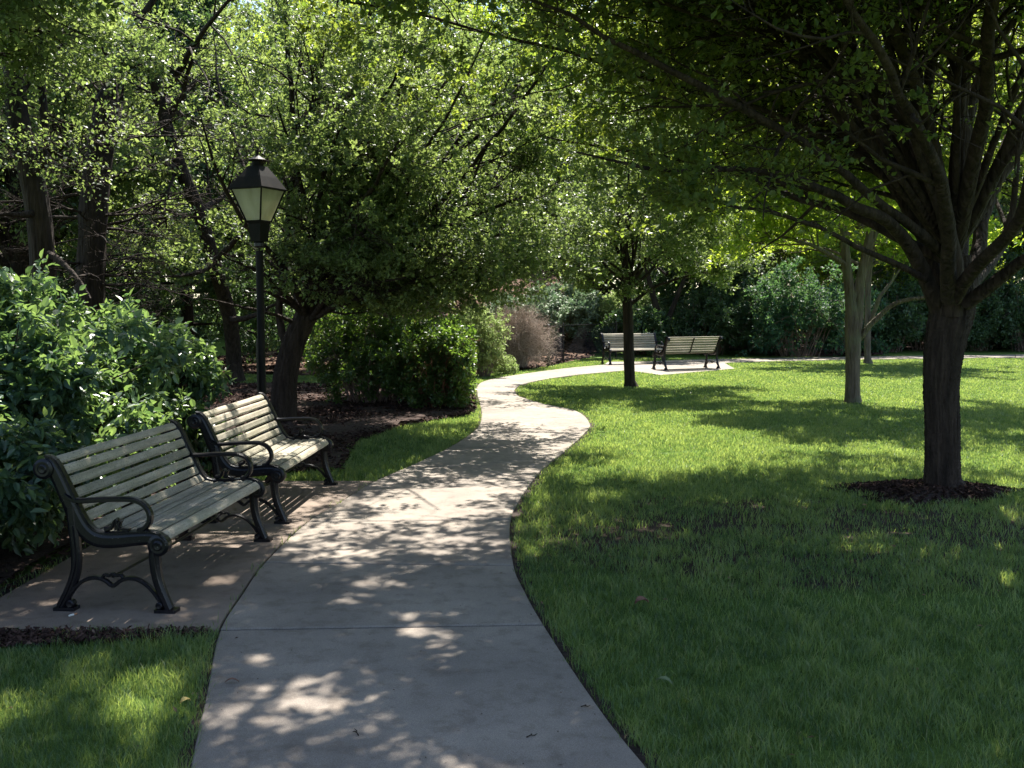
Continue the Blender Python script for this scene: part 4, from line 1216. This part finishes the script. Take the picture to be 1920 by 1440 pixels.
# --- slim grey tree by the far path
r4 = np.random.default_rng(404)
B4 = G(1627, 682); Y4 = B4[1]
tr4 = [[*at(1628, 687, Y4), .17], [*at(1627, 675, Y4), .095], [*at(1627, 620, Y4), .088], [*at(1628, 540, Y4), .08], [*at(1632, 460, Y4), .08], [*at(1628, 350, Y4), .04]]
tr4[0][2] = -.05
l4 = gen_limbs(r4, B4, 2.6, 12, 3.6, 7.5, .06, zlow=.0)
l4.append(px_limb(B4, [(1630, 610, Y4, .06), (1650, 560, 26.8, .05), (1680, 510, 26.6, .03), (1710, 470, 26.4, .01)]))
tree("park_tree", "slim grey tree beside the far path, seen just right of the two-stemmed tree", "tree", B4, [tr4], l4,
     [dict(n=11, t0=.25, L=1.4, ang=.8, K=5, flat=.7, rr=.55), dict(n=7, t0=.1, L=.75, ang=.8, K=4, flat=.7), dict(n=5, t0=.1, L=.4, ang=.8, K=3, flat=.7)],
     dict(per=10, l=.10, w=.062, upb=1.4, spread=.03), M['bark_grey'], M['leaf_lime'], r4, keep=lambda p: p[:, 2] > 2.9 + .3 * np.sin(p[:, 0] * 1.7))

# --- left wood: wavering trunk, leaning trunk, snag, thin trunk
def pxt(pts, Y=None):
    a = [[*at(x, y, Yy), r] for x, y, Yy, r in pts]; a[0][2] = -.05; return a
WL = [dict(n=12, t0=.15, L=1.7, ang=.9, K=6, wig=.2, flat=.6, rr=.5), dict(n=8, t0=.12, L=.85, ang=.9, K=5, wig=.2, flat=.6), dict(n=6, t0=.1, L=.45, ang=.8, K=4, wig=.2, flat=.7)]
r6 = np.random.default_rng(606)
B6 = G(442, 716); Y6 = B6[1]
t6 = pxt([(442, 716, Y6, .24), (440, 690, Y6, .17), (432, 600, Y6 - .5, .15), (401, 492, Y6 - 1.5, .14), (375, 400, Y6 - 2, .13), (343, 325, Y6 - 2.3, .12), (312, 232, Y6 - 2.6, .11), (285, 130, Y6 - 2.8, .09), (255, 20, Y6 - 3, .06), (230, -200, Y6 - 3, .03)])
l6 = []
for (x0_, y0_, x1_, y1__, dy) in ((401, 490, 520, 380, -1), (375, 400, 480, 250, 1), (312, 232, 380, 60, -1), (312, 232, 250, -40, 1), (343, 325, 230, 240, -1), (343, 320, 190, 330, 0), (375, 400, 260, 420, 1), (300, 200, 420, 100, 1), (401, 490, 300, 520, -1), (285, 130, 160, 60, -1), (300, 180, 470, -60, -2), (432, 600, 540, 560, 0), (260, 40, 380, -200, 0)):
    l6.append(px_limb(B6, [(x0_, y0_, Y6 - 2, .07), (x0_ * .6 + x1_ * .4 + r6.normal(0, 8), y0_ * .6 + y1__ * .4 + 10, Y6 - 2 + dy, .045), (x1_, y1__, Y6 - 2 + 2 * dy, .012)]))
tree("woodland_tree", "dark tree with a wavering trunk rising left of the lamp post", "tree", B6, [t6], l6, WL,
     dict(per=10, l=.070, w=.044, upb=1.1, spread=.03), M['bark_dark'], M['leaf_small'], r6, keep=lambda p: (p[:, 2] > 2.2 + .3 * np.sin(p[:, 0] * 1.7)) & (fnoise(p[:, 2] * 1.2, .4 * p[:, 0] + .3 * p[:, 1], 29, ((.7, 1.), (1.6, .7))) < .25) & gaps(p))
r7 = np.random.default_rng(707)
Y7 = 12.5; B7 = at(85, 700, Y7); B7[2] = 0
t7 = pxt([(100, 800, Y7, .24), (92, 640, Y7, .17), (82, 520, Y7, .15), (72, 400, Y7, .145), (52, 300, Y7, .15), (34, 230, Y7, .13), (27, 130, Y7, .12), (30, 0, Y7, .11), (34, -200, Y7, .08), (30, -500, Y7, .03)])
t7b = [[*at(72, 380, Y7), .05], [*at(84, 250, Y7 + .1), .05], [*at(78, 130, Y7 + .2), .045], [*at(84, 0, Y7 + .3), .04], [*at(90, -200, Y7 + .3), .02]]
l7 = []
for (x0_, y0_, x1_, y1__, dy) in ((55, 300, -80, 250, 0), (60, 330, 160, 260, -.5), (32, 180, 150, 60, .5), (30, 100, -60, -20, -.6), (30, 30, 140, -60, -.8), (30, 0, 100, -250, .5), (34, -200, -100, -350, -1), (34, -200, 200, -330, -1.4), (80, 470, 170, 560, -.4), (72, 400, -60, 420, -.6), (32, -100, 250, -180, .8), (34, -150, 60, -450, 1.2)):
    l7.append(px_limb(B7, [(x0_, y0_, Y7, .05), (x0_ * .5 + x1_ * .5, y0_ * .5 + y1__ * .5 - 12, Y7 + dy, .03), (x1_, y1__, Y7 + 1.6 * dy, .01)]))
tree("woodland_tree", "thick leaning tree trunk at the left edge of the photo, above the big shrub", "tree", B7, [t7, t7b], l7,
     [dict(n=9, t0=.2, L=1.1, ang=.9, K=6, wig=.2, flat=.6, rr=.5), dict(n=6, t0=.12, L=.7, ang=.9, K=5, wig=.22, flat=.6), dict(n=4, t0=.1, L=.4, ang=.8, K=4, wig=.2, flat=.7)],
     dict(per=6, l=.050, w=.030, upb=1.0, spread=.03), M['bark_dark'], M['leaf_small'], r7, keep=lambda p: p[:, 2] > 2.9 + .3 * np.sin(p[:, 0] * 1.7))
# snag: broken dead trunk with torn top and bare horizontal side branches
r8 = np.random.default_rng(808)
Y8 = 14.0; B8 = at(180, 800, Y8); B8[2] = 0
root = empty("dead_tree", tuple(B8), 0, "broken dead trunk with a torn splintered top between the left trees", "tree")
wood = MB()
A = resample(pxt([(165, 830, Y8, .26), (165, 600, Y8, .2), (172, 450, Y8, .185), (180, 330, Y8, .18), (192, 250, Y8, .175), (202, 190, Y8, .16), (206, 165, Y8, .10)]), 30)
v, q = tubes(A[None, :, :3], A[None, :, 3], 20, .09, r8); wood.add(v, q=q)
topc = A[-1, :3]
sp0 = topc + np.c_[r8.uniform(-.12, .12, (14, 2)), np.full(14, -.15)]
sp1 = sp0 + np.c_[r8.normal(0, .05, (14, 2)), r8.uniform(.15, .42, 14)]
v, q = tubes(np.stack([sp0, (sp0 + sp1) / 2, sp1], 1), np.tile([[.03, .02, .003]], (14, 1)), 4, 0, r8); wood.add(v, q=q)
wood.build("trunk", M['bark_dark'], root, smooth=True, rnd=False, origin=B8)
st = A[r8.integers(6, 28, 46), :3]
P0 = []; R0 = []
for k in range(46):
    az = r8.uniform(0, 6.28); d = np.array([math.cos(az), math.sin(az) * .7, r8.normal(.02, .12)]); Lk = r8.uniform(.6, 2.4)
    pts = [st[k]]
    for j in range(7):
        d = unit((d + r8.normal(0, .12, 3) + [0, 0, .03])[None])[0]; pts.append(pts[-1] + d * Lk / 7)
    P0.append(pts); R0.append(np.linspace(.024, .004, 8) * r8.uniform(.6, 1.2))
P0 = np.array(P0); R0 = np.array(R0)
mb = MB(); v, q = tubes(P0, R0, 5, 0, r8); mb.add(v, q=q)
Q, Rq = grow(P0, R0, 9, .15, 1., .8, .9, 6, r8, wig=.2, flat=.5); v, q = tubes(Q, Rq, 3, 0, r8); mb.add(v, q=q)
Q, Rq = grow(Q, Rq, 5, .15, 1., .35, .9, 4, r8, wig=.2, flat=.6); v, q = tubes(Q, Rq, 3, 0, r8); mb.add(v, q=q)
mb.build("bare_branches", M['bark_dark'], root, smooth=True, rnd=False, origin=B8)

# V-shaped dark tree behind the far benches
r9 = np.random.default_rng(909)
B9 = G(1243, 664); B9[1] -= .6; Y9 = B9[1]
t9 = pxt([(1242, 668, Y9, .17), (1242, 640, Y9, .14), (1236, 600, Y9, .12), (1226, 560, Y9, .10), (1216, 520, Y9, .08), (1205, 450, Y9, .04)])
t9b = [[*at(1244, 640, Y9), .10], [*at(1250, 610, Y9), .09], [*at(1262, 575, Y9), .08], [*at(1280, 530, Y9), .06], [*at(1300, 470, Y9), .03]]
tree("woodland_tree", "small dark tree with a V shaped trunk just behind the far benches", "tree", B9, [t9, t9b], gen_limbs(r9, B9, 2.6, 11, 3.4, 6.5, .05, zlow=.05),
     [dict(n=9, t0=.25, L=1.3, ang=.8, K=5, flat=.7, rr=.55), dict(n=7, t0=.1, L=.7, ang=.8, K=4, flat=.7), dict(n=5, t0=.1, L=.4, ang=.8, K=3, flat=.7)],
     dict(per=9, l=.095, w=.06, upb=1.3, spread=.03), M['bark_dark'], M['leaf_small'], r9, keep=lambda p: p[:, 2] > 2.6 + .3 * np.sin(p[:, 0] * 1.7))

# tree left of the frame, leaning its crown over the benches: its hanging spray shows at the top
r10 = np.random.default_rng(1010)
B10 = np.array([-6.3, 7.6, 0.0])
t10 = [[-6.3, 7.6, -.05, .24], [-6.3, 7.6, .2, .18], [-6.25, 7.6, 1.6, .16], [-6.1, 7.6, 3.0, .14], [-5.9, 7.6, 4.4, .10]]
l10 = gen_limbs(r10, B10 + np.array([.3, 0, 0]), 3.0, 14, 4.2, 7.6, .08, zlow=.12)
for tgt in ((-1.0, 7.4, 5.6), (-.6, 8.8, 6.0), (-1.2, 6.0, 5.2), (-2.0, 7.0, 6.4), (-3.0, 6.4, 5.8), (-1.4, 9.6, 6.8), (-3.2, 8.8, 5.6), (-2.2, 5.0, 5.6), (-.4, 7.8, 6.8), (-2.6, 7.6, 5.0), (-1.9, 6.6, 4.7), (-1.6, 8.6, 5.2), (-2.8, 5.4, 4.6), (-2.2, 9.6, 5.8)):
    a_ = np.array([-6.0, 7.6, 3.4]); b_ = np.array(tgt)
    l10.append(resample([[*a_, .08], [*(a_ * .65 + b_ * .35 + [0, 0, .45]), .055], [*(a_ * .3 + b_ * .7 + [0, 0, .3]), .03], [*b_, .01]], 12))
tree("park_tree", "tree beyond the left edge whose leafy branches hang in at the top left", "tree", B10, [t10], l10,
     [dict(n=12, t0=.2, L=1.4, ang=.85, K=6, wig=.16, flat=.7, rr=.55), dict(n=8, t0=.1, L=.75, ang=.85, K=5, wig=.16, flat=.7), dict(n=6, t0=.1, L=.4, ang=.8, K=4, flat=.7)],
     dict(per=14, l=.060, w=.038, upb=1.2, spread=.02), M['bark_dark'], M['leaf_small'], r10, keep=lambda p: (p[:, 2] > 3.55 + .25 * np.sin(p[:, 1] * 1.6)) & ((p[:, 2] - H > .335 * p[:, 1]) | (p[:, 0] < -.34 * p[:, 1])) & (p[:, 1] > 4.7) & gaps(p))

# --- background trees: three kinds, copied
def bg_tree(kind, seed):
    rg = np.random.default_rng(seed)
    if kind == 0: R, zf, top, mt, bk, l = 4.6, 2.4, 11.5, M['leaf_small'], M['bark_dark'], .12
    elif kind == 1: R, zf, top, mt, bk, l = 4.2, 2.0, 10., M['leaf_lime'], M['bark_grey'], .12
    else: R, zf, top, mt, bk, l = 3.6, .9, 12.5, M['leaf_dark'], M['bark_dark'], .13
    tr = [[0, 0, -.1, .30], [0, 0, .3, .22], [.05, .05, zf, .2], [.1, 0, top * .45, .14], [0, .1, top * .8, .06], [0, 0, top * .95, .02]]
    if kind < 2:
        lb = gen_limbs(rg, np.zeros(3), zf, 22, R, top, .09, zlow=.05)
    else:
        lb = []
        for k in range(34):
            f = k / 33; z = zf + (top - zf) * .93 * f; az = k * 2.399; rr = R * (1 - f) ** .75 * rg.uniform(.8, 1.05) + .4
            d = np.array([math.cos(az), math.sin(az), -.12])
            lb.append(resample([[0, 0, z, .05], [*(np.array([0, 0, z]) + d * rr * .5 + [0, 0, .1]), .03], [*(np.array([0, 0, z]) + d * rr), .01]], 12))
    return tree("woodland_tree", None, "tree", (0, 0), [tr], lb,
                [dict(n=11, t0=.2, L=1.7 if kind < 2 else .9, ang=.85, K=5, wig=.15, flat=.75, rr=.5), dict(n=7, t0=.1, L=.9 if kind < 2 else .55, ang=.85, K=4, flat=.75), dict(n=4, t0=.1, L=.5, ang=.8, K=3, flat=.8)],
                dict(per=9, l=l, w=l * .62, upb=1.1, spread=.05, along=.5), bk, mt, rg, trunk_sides=12)
protos = [bg_tree(0, 51), bg_tree(1, 52), bg_tree(2, 53)]
spots = [  # x, y, kind, scale, label
    (-9.5, 19, 0, .85, "leafy woodland tree in the second row behind the leaning trunk at far left"),
    (-4.2, 24, 0, .9, "leafy woodland tree behind the lamp post"),
    (-8.8, 27, 2, .9, "dark conifer behind the trees on the left"),
    (-2.2, 48, 1, 1.45, "bright lime green tree rising above the brown twiggy shrub"),
    (-6.5, 38, 1, 1.3, "lime green tree behind the dark leaning tree"),
    (3.6, 46, 1, 1.45, "bright lime green tree rising behind the far facing bench"),
    (8.2, 39, 0, 1.05, "leafy tree rising behind the bench seen from behind"),
    (12.8, 37, 1, 1.0, "lime green tree seen between the two-stemmed tree and the largest tree"),
    (17.5, 38, 0, 1.05, "leafy tree behind the thick trunk of the largest tree"),
    (22.5, 38, 1, 1.1, "lime green tree at the far right behind the far path"),
    (6.6, 34.5, 2, .62, "dark conifer among the shrubs right of the far benches"),
    (16.0, 36, 2, .66, "dark conifer left of the largest trunk, behind the far path"),
    (20.5, 35.5, 2, .62, "dark conifer right of the largest trunk, behind the far path"),
    (-13, 33, 0, 1.15, "leafy tree filling the gap between the leaning trunk and the broken dead trunk"),
    (-18, 24, 0, 1.1, "leafy tree farthest left, mostly beyond the left edge of the photo"),
    (-16, 44, 1, 1.5, "tall lime green tree deep in the wood behind the wavering trunk"),
    (-9, 47, 1, 1.6, "tall lime green tree deep in the wood, directly behind the dark leaning tree's crown"),
    (.6, 53, 1, 1.65, "tallest lime green tree at top centre, farthest back above the path bend"),
    (4.5, 49, 0, 1.6, "tall leafy tree farthest back, high above the slender young tree"),
    (11.5, 50, 1, 1.7, "tall lime green tree farthest back, above the big bluish shrub"),
    (19, 50, 0, 1.6, "tall leafy tree farthest back, left of the largest tree's trunk"),
    (27, 48, 1, 1.6, "tall lime green tree beyond the right edge of the photo"),
    (-13.0, 24.0, 2, .95, "dark conifer at the extreme left behind the thick leaning trunk")]
used = set()
for i, (x, y, k, s, lb) in enumerate(spots):
    if k in used: o = copy_tree(protos[k])
    else: o = protos[k]; used.add(k)
    o.location = (x, y, 0.0); o.scale = (s, s, s)
    z_ = float(bank(np.array([x]), np.array([y]))[0]); o.location = (x, y, z_)
    o.rotation_euler = (0, 0, i * 1.7)
    o['group'] = "woodland trees behind the park"
    o['label'] = lb or "tall woodland tree in the dense back row closing off the sky"
    o['category'] = "tree"

# ------------------------------------------------------------------ shrubs
def shrub(name, label, base, rx, ry, rz, nst, lv, leaf, bark, lm, rng, zc=.45, rlow=0, part="foliage", stem_r=.012, keep=None, group=None, zmin=.05, arch=.25):
    base = np.array([base[0], base[1], base[2] if len(base) > 2 else 0.0])
    root = empty(name, tuple(base), 0, label, "shrub", group)
    L = []
    for k in range(nst):
        az = rng.uniform(0, 6.28); u = rng.uniform(-.85, 1) if rlow == 0 else rng.uniform(rlow, 1)
        cu = math.sqrt(max(0, 1 - u * u)); f = rng.uniform(.72, 1.0) * (1 + .12 * math.sin(3 * az + u * 4))
        end = base + np.array([rx * cu * math.cos(az) * f, ry * cu * math.sin(az) * f, rz * (zc + (1 - zc) * u * f)])
        st = base + np.array([rx * .32 * math.cos(az) * rng.uniform(0, 1), ry * .32 * math.sin(az) * rng.uniform(0, 1), -.02])
        md = st * .5 + end * .5 + np.array([0, 0, arch * rz]) + rng.normal(0, .05 * rx, 3)
        L.append(resample([[*st, stem_r], [*md, stem_r * .7], [*end, stem_r * .3]], 10))
    L = np.array(L); P, R = L[:, :, :3], L[:, :, 3]
    wood = MB(); v, q = tubes(P, R, 5, 0, rng); wood.add(v, q=q)
    for d in lv:
        d = dict(d); n = d.pop('n')
        P, R = grow(P, R, n, d.pop('t0', .35), 1., d.pop('L'), .8, d.pop('K', 5), rng, **d)
        kk = P[:, -1, 2] > base[2] + zmin
        if keep is not None: kk &= keep(P[:, -1])
        P, R = P[kk], R[kk]
        v, q = tubes(P, R, 3, 0, rng); wood.add(v, q=q)
    wood.build("stems", bark, root, smooth=True, rnd=False, origin=base)
    c = MB(); lf = dict(leaf)
    kf = (lambda p: (p[:, 2] > base[2] + zmin * .6) & (keep(p) if keep is not None else True))
    m_ = leaves(c, P, lf.pop('per'), rng=rng, keep=kf, **lf)
    c.build(part, lm, root, origin=base); print(name, m_)
    return root
big = dict(per=18, l=.078, w=.046, upb=1.5, spread=.025, hexa=True, droop=.25)
nobench = lambda p: ~((p[:, 0] > -2.62) & (p[:, 1] < 9.2) & (p[:, 2] < 1.0)) & ~((p[:, 0] > -2.42 + .06 * (p[:, 2] - 1)) & (p[:, 1] < 7.1))
shrub("leafy_shrub", "large broad-leaved green shrub bulging behind the nearest bench", (-3.95, 7.5), 1.5, 1.9, 1.68, 70,
      [dict(n=9, L=.55, wig=.12), dict(n=5, L=.28, wig=.12)], big, M['bark_dark'], M['leaf_shrub'], np.random.default_rng(61), keep=nobench)
shrub("leafy_shrub", "bluish green shrub at the left edge beside the nearest bench's armrest", (-3.75, 5.55), 1.0, 1.0, 1.38, 40,
      [dict(n=8, L=.45, wig=.12), dict(n=5, L=.26, wig=.12)], big, M['bark_dark'], M['leaf_shrub'], np.random.default_rng(62), keep=nobench)
shrub("leafy_shrub", "tall shrub farther back on the left whose sunlit tip reaches toward the lamp post", (-3.72, 9.2), 1.12, 1.1, 1.5, 44,
      [dict(n=8, L=.5, wig=.12), dict(n=5, L=.28, wig=.12)], big, M['bark_dark'], M['leaf_shrub'], np.random.default_rng(63), keep=nobench)
# clipped hedge with its bare brown inside
r_ = np.random.default_rng(64)
hb = at(835, 770, 15.2)
shrub("hedge_shrub", "rounded hedge shrub at the path bend, brown bare twigs inside and sunlit right edge", (-1.22, 15.7), .80, 1.2, 1.55, 90,
      [dict(n=10, L=.42, wig=.15), dict(n=7, L=.22, wig=.14)], dict(per=12, l=.062, w=.036, upb=.8, spread=.02), M['bark_rust'], M['leaf_hedge'], r_, zc=.5,
      keep=lambda p: ((np.hypot((p[:, 0] + 1.3) / .42, (p[:, 2] - .62) / .42) > 1 + .25 * np.sin(p[:, 0] * 17)) | (p[:, 1] > 15.2) | (np.sin(p[:, 0] * 91 + p[:, 2] * 53) > .2)) & (p[:, 0] < -.58))
shrub("hedge_shrub", "loose dark hedge shrub left of the rounded one, behind the mulch", (-2.35, 16.3), 1.25, 1.1, 1.75, 70,
      [dict(n=8, L=.5, wig=.15), dict(n=6, L=.26, wig=.14)], dict(per=9, l=.065, w=.038, upb=.8, spread=.02), M['bark_twig'], M['leaf_hedge'], np.random.default_rng(65), zc=.5)
# pale shrub at the bend, brown twiggy shrub, sage shrubs on the bank
shrub("flowering_shrub", "pale yellow green upright shrub beside the path bend", G(908, 706), .55, .55, 1.72, 44,
      [dict(n=7, L=.35, wig=.14), dict(n=5, L=.18, wig=.14)], dict(per=8, l=.07, w=.032, upb=1., spread=.02), M['bark_twig'], M['leaf_pale'], np.random.default_rng(66), zc=.5, arch=.05)
shrub("flowering_shrub", "low pale plant at the foot of the brown twiggy shrub", G(948, 701), .35, .3, .42, 20,
      [dict(n=6, L=.18), dict(n=4, L=.1)], dict(per=7, l=.06, w=.03, upb=1., spread=.02), M['bark_twig'], M['leaf_pale'], np.random.default_rng(67))
shrub("twiggy_shrub", "bare brown twiggy shrub left of the fence end post", G(972, 690.5), .68, .55, 1.2, 80,
      [dict(n=12, L=.9, wig=.38), dict(n=8, L=.5, wig=.35)], dict(per=1, l=.03, w=.015, upb=1., spread=.02), M['bark_pale'], M['chips'], np.random.default_rng(68), zc=.4, arch=.6, stem_r=.016)
for (px, py, Y_, rx, rz, mt, lb, sd) in (
        (985, 560, 31.5, 1.3, 2.2, 'leaf_sage', "grey green shrub with pinkish twigs above the twiggy shrub on the bank", 71),
        (1060, 560, 33.0, 1.4, 2.0, 'leaf_sage', "grey green shrub on the bank above the fence end post", 72),
        (1125, 570, 34.0, 1.9, 1.5, 'leaf_pale', "low spreading sunlit groundcover shrub on the bank behind the slender tree", 73),
        (900, 560, 31.0, 1.1, 1.6, 'leaf_pale', "pale shrub on the orange soil bank above the path bend", 74),
        (1190, 600, 31.5, 1.2, 1.6, 'leaf_dark', "dark shrub behind the far facing bench", 75),
        (1330, 600, 32.0, 1.5, 2.3, 'leaf_dark', "dark shrub behind the bench seen from behind", 76),
        (1420, 600, 33.0, 1.6, 2.6, 'leaf_dark', "dark shrub right of the far benches", 77),
        (1500, 560, 31.0, 2.1, 3.0, 'leaf_blue', "big bluish green shrub left of the two-stemmed tree", 78),
        (1590, 600, 32.0, 1.5, 2.5, 'leaf_blue', "bluish green shrub right behind the two-stemmed tree", 79),
        (1665, 600, 34.0, 1.6, 2.4, 'leaf_dark', "dark shrub between the slim grey tree and the largest tree", 80),
        (1735, 600, 35.0, 1.7, 2.8, 'leaf_dark', "dark shrub hidden partly by the largest trunk", 81),
        (1830, 600, 35.0, 1.9, 2.8, 'leaf_dark', "dark shrub right of the largest trunk along the far lawn", 82),
        (1930, 600, 34.5, 1.9, 2.6, 'leaf_dark', "dark shrub at the right edge of the photo along the far lawn", 83)):
    x = at(px, py, Y_)[0]; zb = float(bank(np.array([x]), np.array([Y_]))[0])
    shrub("background_shrub", lb, (x, Y_, zb), rx, rx * .8, rz, 50, [dict(n=8, L=.32 * rx, wig=.15), dict(n=5, L=.17 * rx, wig=.15)],
          dict(per=9, l=.11, w=.065, upb=1.1, spread=.04), M['bark_twig'], M[mt], np.random.default_rng(sd), group="shrubs along the back of the park")

rw = np.random.default_rng(90)
n = 190000
x = rw.uniform(-46, 52, n); y = 56 + rw.uniform(-2.5, 2.5, n) + 1.5 * np.sin(x * .3); z = rw.uniform(0, 1, n) ** .9 * (25 + 2.5 * np.sin(x * .5) + 1.5 * np.sin(x * 1.3))
lowb = rw.uniform(size=n) < .35
z[lowb] = rw.uniform(0, 6.0, lowb.sum()); y[lowb] -= 6 + 1.5 * np.sin(x[lowb] * .9)
cl = fnoise(x, z, 5, ((.25, 1.), (.6, .8)))
y = y + 1.6 * cl
p = np.c_[x, y, z]
ax = unit(rw.normal(size=(n, 3)) + [0, 0, -.3]); s_ = unit(np.cross(ax, np.array([0, 0, 1.2]) + rw.normal(0, .7, (n, 3))))
l = .44 * rw.uniform(.6, 1.3, n)[:, None]; w = l * .55
V = np.stack([p, p + ax * l * .5 + s_ * w * .5, p + ax * l, p + ax * l * .5 - s_ * w * .5], 1)
mb = MB(); mb.add(V.reshape(-1, 3), q=np.arange(n)[:, None] * 4 + np.array([[0, 1, 2, 3]]), r=np.repeat(np.clip(.5 + .3 * cl + rw.normal(0, .2, n), 0, 1), 4))
tag(mb.build("distant_wood", M['leaf_small']), "solid mass of far woodland foliage closing the view behind all the trees", "woodland", kind="stuff")

# ------------------------------------------------------------------ small litter
def flat_leaf(name, px, py, l, w, m, lab, rz, z=.03, cat="leaf"):
    g_ = G(px, py); mb = MB()
    V = []
    for i, (u, s) in enumerate([(0, .08), (.25, .8), (.5, 1), (.75, .7), (1, .05)]):
        c_ = .25 * l * math.sin(u * 3.1)
        for k, sd in ((0, -1), (1, 0), (2, 1)):
            V.append([(u - .5) * l, sd * s * w / 2, c_ + abs(sd) * .25 * w])
    idx = np.arange(15).reshape(5, 3)
    q = [[idx[i, j], idx[i + 1, j], idx[i + 1, j + 1], idx[i, j + 1]] for i in range(4) for j in range(2)]
    mb.add(V, q=q); o = mb.build(name, m, None, rnd=False); o.location = (g_[0], g_[1], z); o.rotation_euler = (.1, .05, rz)
    return tag(o, lab, cat)
flat_leaf("fallen_leaf", 1203, 1147, .085, .055, M['dead_leaf'], "curled brown dead leaf lying on the shaded grass right of the path", .4, .045)
flat_leaf("fallen_leaf", 1245, 1302, .075, .03, M['green_leaf'], "pale green leaf lying on the grass right of the path", -.5, .05)
flat_leaf("fallen_leaf", 348, 1340, .05, .03, M['yellow_leaf'], "small yellow leaf on the grass left of the path's near end", .9, .05)
flat_leaf("fallen_leaf", 435, 1290, .06, .016, M['dead_leaf'], "brown curled leaf on the concrete near the lower left path edge", .25, TOP + .003)
rl = np.random.default_rng(33)
n = 420
s_ = rl.uniform(1.5, 14, n); e_ = np.array([LRf(q_) for q_ in s_]); f_ = rl.beta(.7, .7, n)[:, None]
xy = e_[:, :2] * (1 - f_) + e_[:, 2:] * f_ + rl.normal(0, .02, (n, 2))
pad = rl.uniform(size=n) < .3; xy[pad] = np.c_[rl.uniform(PADX + .05, -1.6, pad.sum()), rl.uniform(y0 + .05, y1 - .05, pad.sum())]
p = np.c_[xy, np.full(n, TOP + .003)]; ax = unit(np.c_[rl.normal(size=(n, 2)), rl.normal(0, .12, n)]); sd = unit(np.cross(ax, [0, 0, 1.]))
l = .006 * rl.uniform(.4, 1.0, n)[:, None] ** 1.0 * np.where(rl.uniform(size=n) < .12, 2.4, 1)[:, None]; w = l * rl.uniform(.25, .6, n)[:, None]
V = np.stack([p - ax * l, p + sd * w + [0, 0, .002], p + ax * l, p - sd * w], 1)
mb = MB(); mb.add(V.reshape(-1, 3), q=np.arange(n)[:, None] * 4 + np.array([[0, 1, 2, 3]]), r=np.repeat(rl.uniform(0, 1, n), 4))
tag(mb.build("path_litter", M['chips']), "tiny brown bud scales and crumbs scattered over the concrete path", "litter", kind="stuff")

n = 260
y_ = rl.uniform(2.5, 15, n); x_ = rl.uniform(-.55, .6, n) * y_
k_ = ~inside(path_poly, x_, y_) & ~inside(pad_poly, x_, y_); x_, y_ = x_[k_], y_[k_]; n = len(x_)
p = np.c_[x_, y_, np.full(n, .035)]; ax = unit(np.c_[rl.normal(size=(n, 2)), rl.normal(0, .3, n)]); sd = unit(np.cross(ax, np.array([0, 0, 1.]) + rl.normal(0, .4, (n, 3))))
l = .016 * rl.uniform(.4, 1.3, n)[:, None]; w = l * rl.uniform(.35, .6, n)[:, None]; up_ = np.cross(sd, ax) * .005
V = np.stack([p - ax * l, p - ax * l * .2 + sd * w + up_, p + ax * l, p - ax * l * .2 - sd * w + up_], 1)
mb = MB(); b = np.arange(n)[:, None] * 4
mb.add(V.reshape(-1, 3), t=np.concatenate([b + np.array([[0, 2, 1]]), b + np.array([[0, 3, 2]])]), r=np.repeat(rl.beta(3, 1.5, n), 4))
tag(mb.build("leaf_litter", M['litter_brown']), "small dry brown leaves and clippings strewn over the grass", "litter", kind="stuff")

def twig(px, py, l, rz, lab):
    g_ = G(px, py); mb = MB()
    P = np.array([[[-l / 2, 0, .004], [-l * .1, l * .06, .007], [l * .2, -.01 * l, .004], [l / 2, l * .1, .006]], [[-l * .1, l * .06, .006], [0, l * .15, .008], [l * .08, l * .22, .006], [l * .12, l * .28, .005]]])
    v, q = tubes(P, np.array([[.0025, .0022, .002, .001]] * 2), 5); mb.add(v, q=q)
    o = mb.build("fallen_twig", M['bark_dark'], None, rnd=False); o.location = (g_[0], g_[1], TOP); o.rotation_euler = (0, 0, rz); tag(o, lab, "twig")
twig(670, 1385, .06, 1.9, "short dark twig lying in the middle of the near path")
twig(998, 1392, .05, .5, "tiny dark twig on the path near its right edge")
twig(1098, 1336, .04, .1, "tiny dark twig on the near path by the right grass edge")
gc = G(137, 1161)
root = empty("cigarette_butt", (gc[0], gc[1], TOP - .003 + .0055), 1.0, "cigarette end on the pavement in front of the nearest bench leg", "cigarette butt")
for nm, a0, a1, mt in (("paper", -.022, .004, 'paper_white'), ("filter", .004, .022, 'filter_tan')):
    P = np.array([[[a0, 0, 0], [a1, 0, 0]]]); v, q = tubes(P, np.full((1, 2), .0055), 12)
    mb = MB(); mb.add(v, q=q); mb.add([[a0, 0, 0], [a1, 0, 0]])
    mb.t.append(np.array([[(i + 1) % 12, i, 24] for i in range(12)] + [[12 + i, 12 + (i + 1) % 12, 25] for i in range(12)]))
    mb.build(nm, M[mt], root, rnd=False)
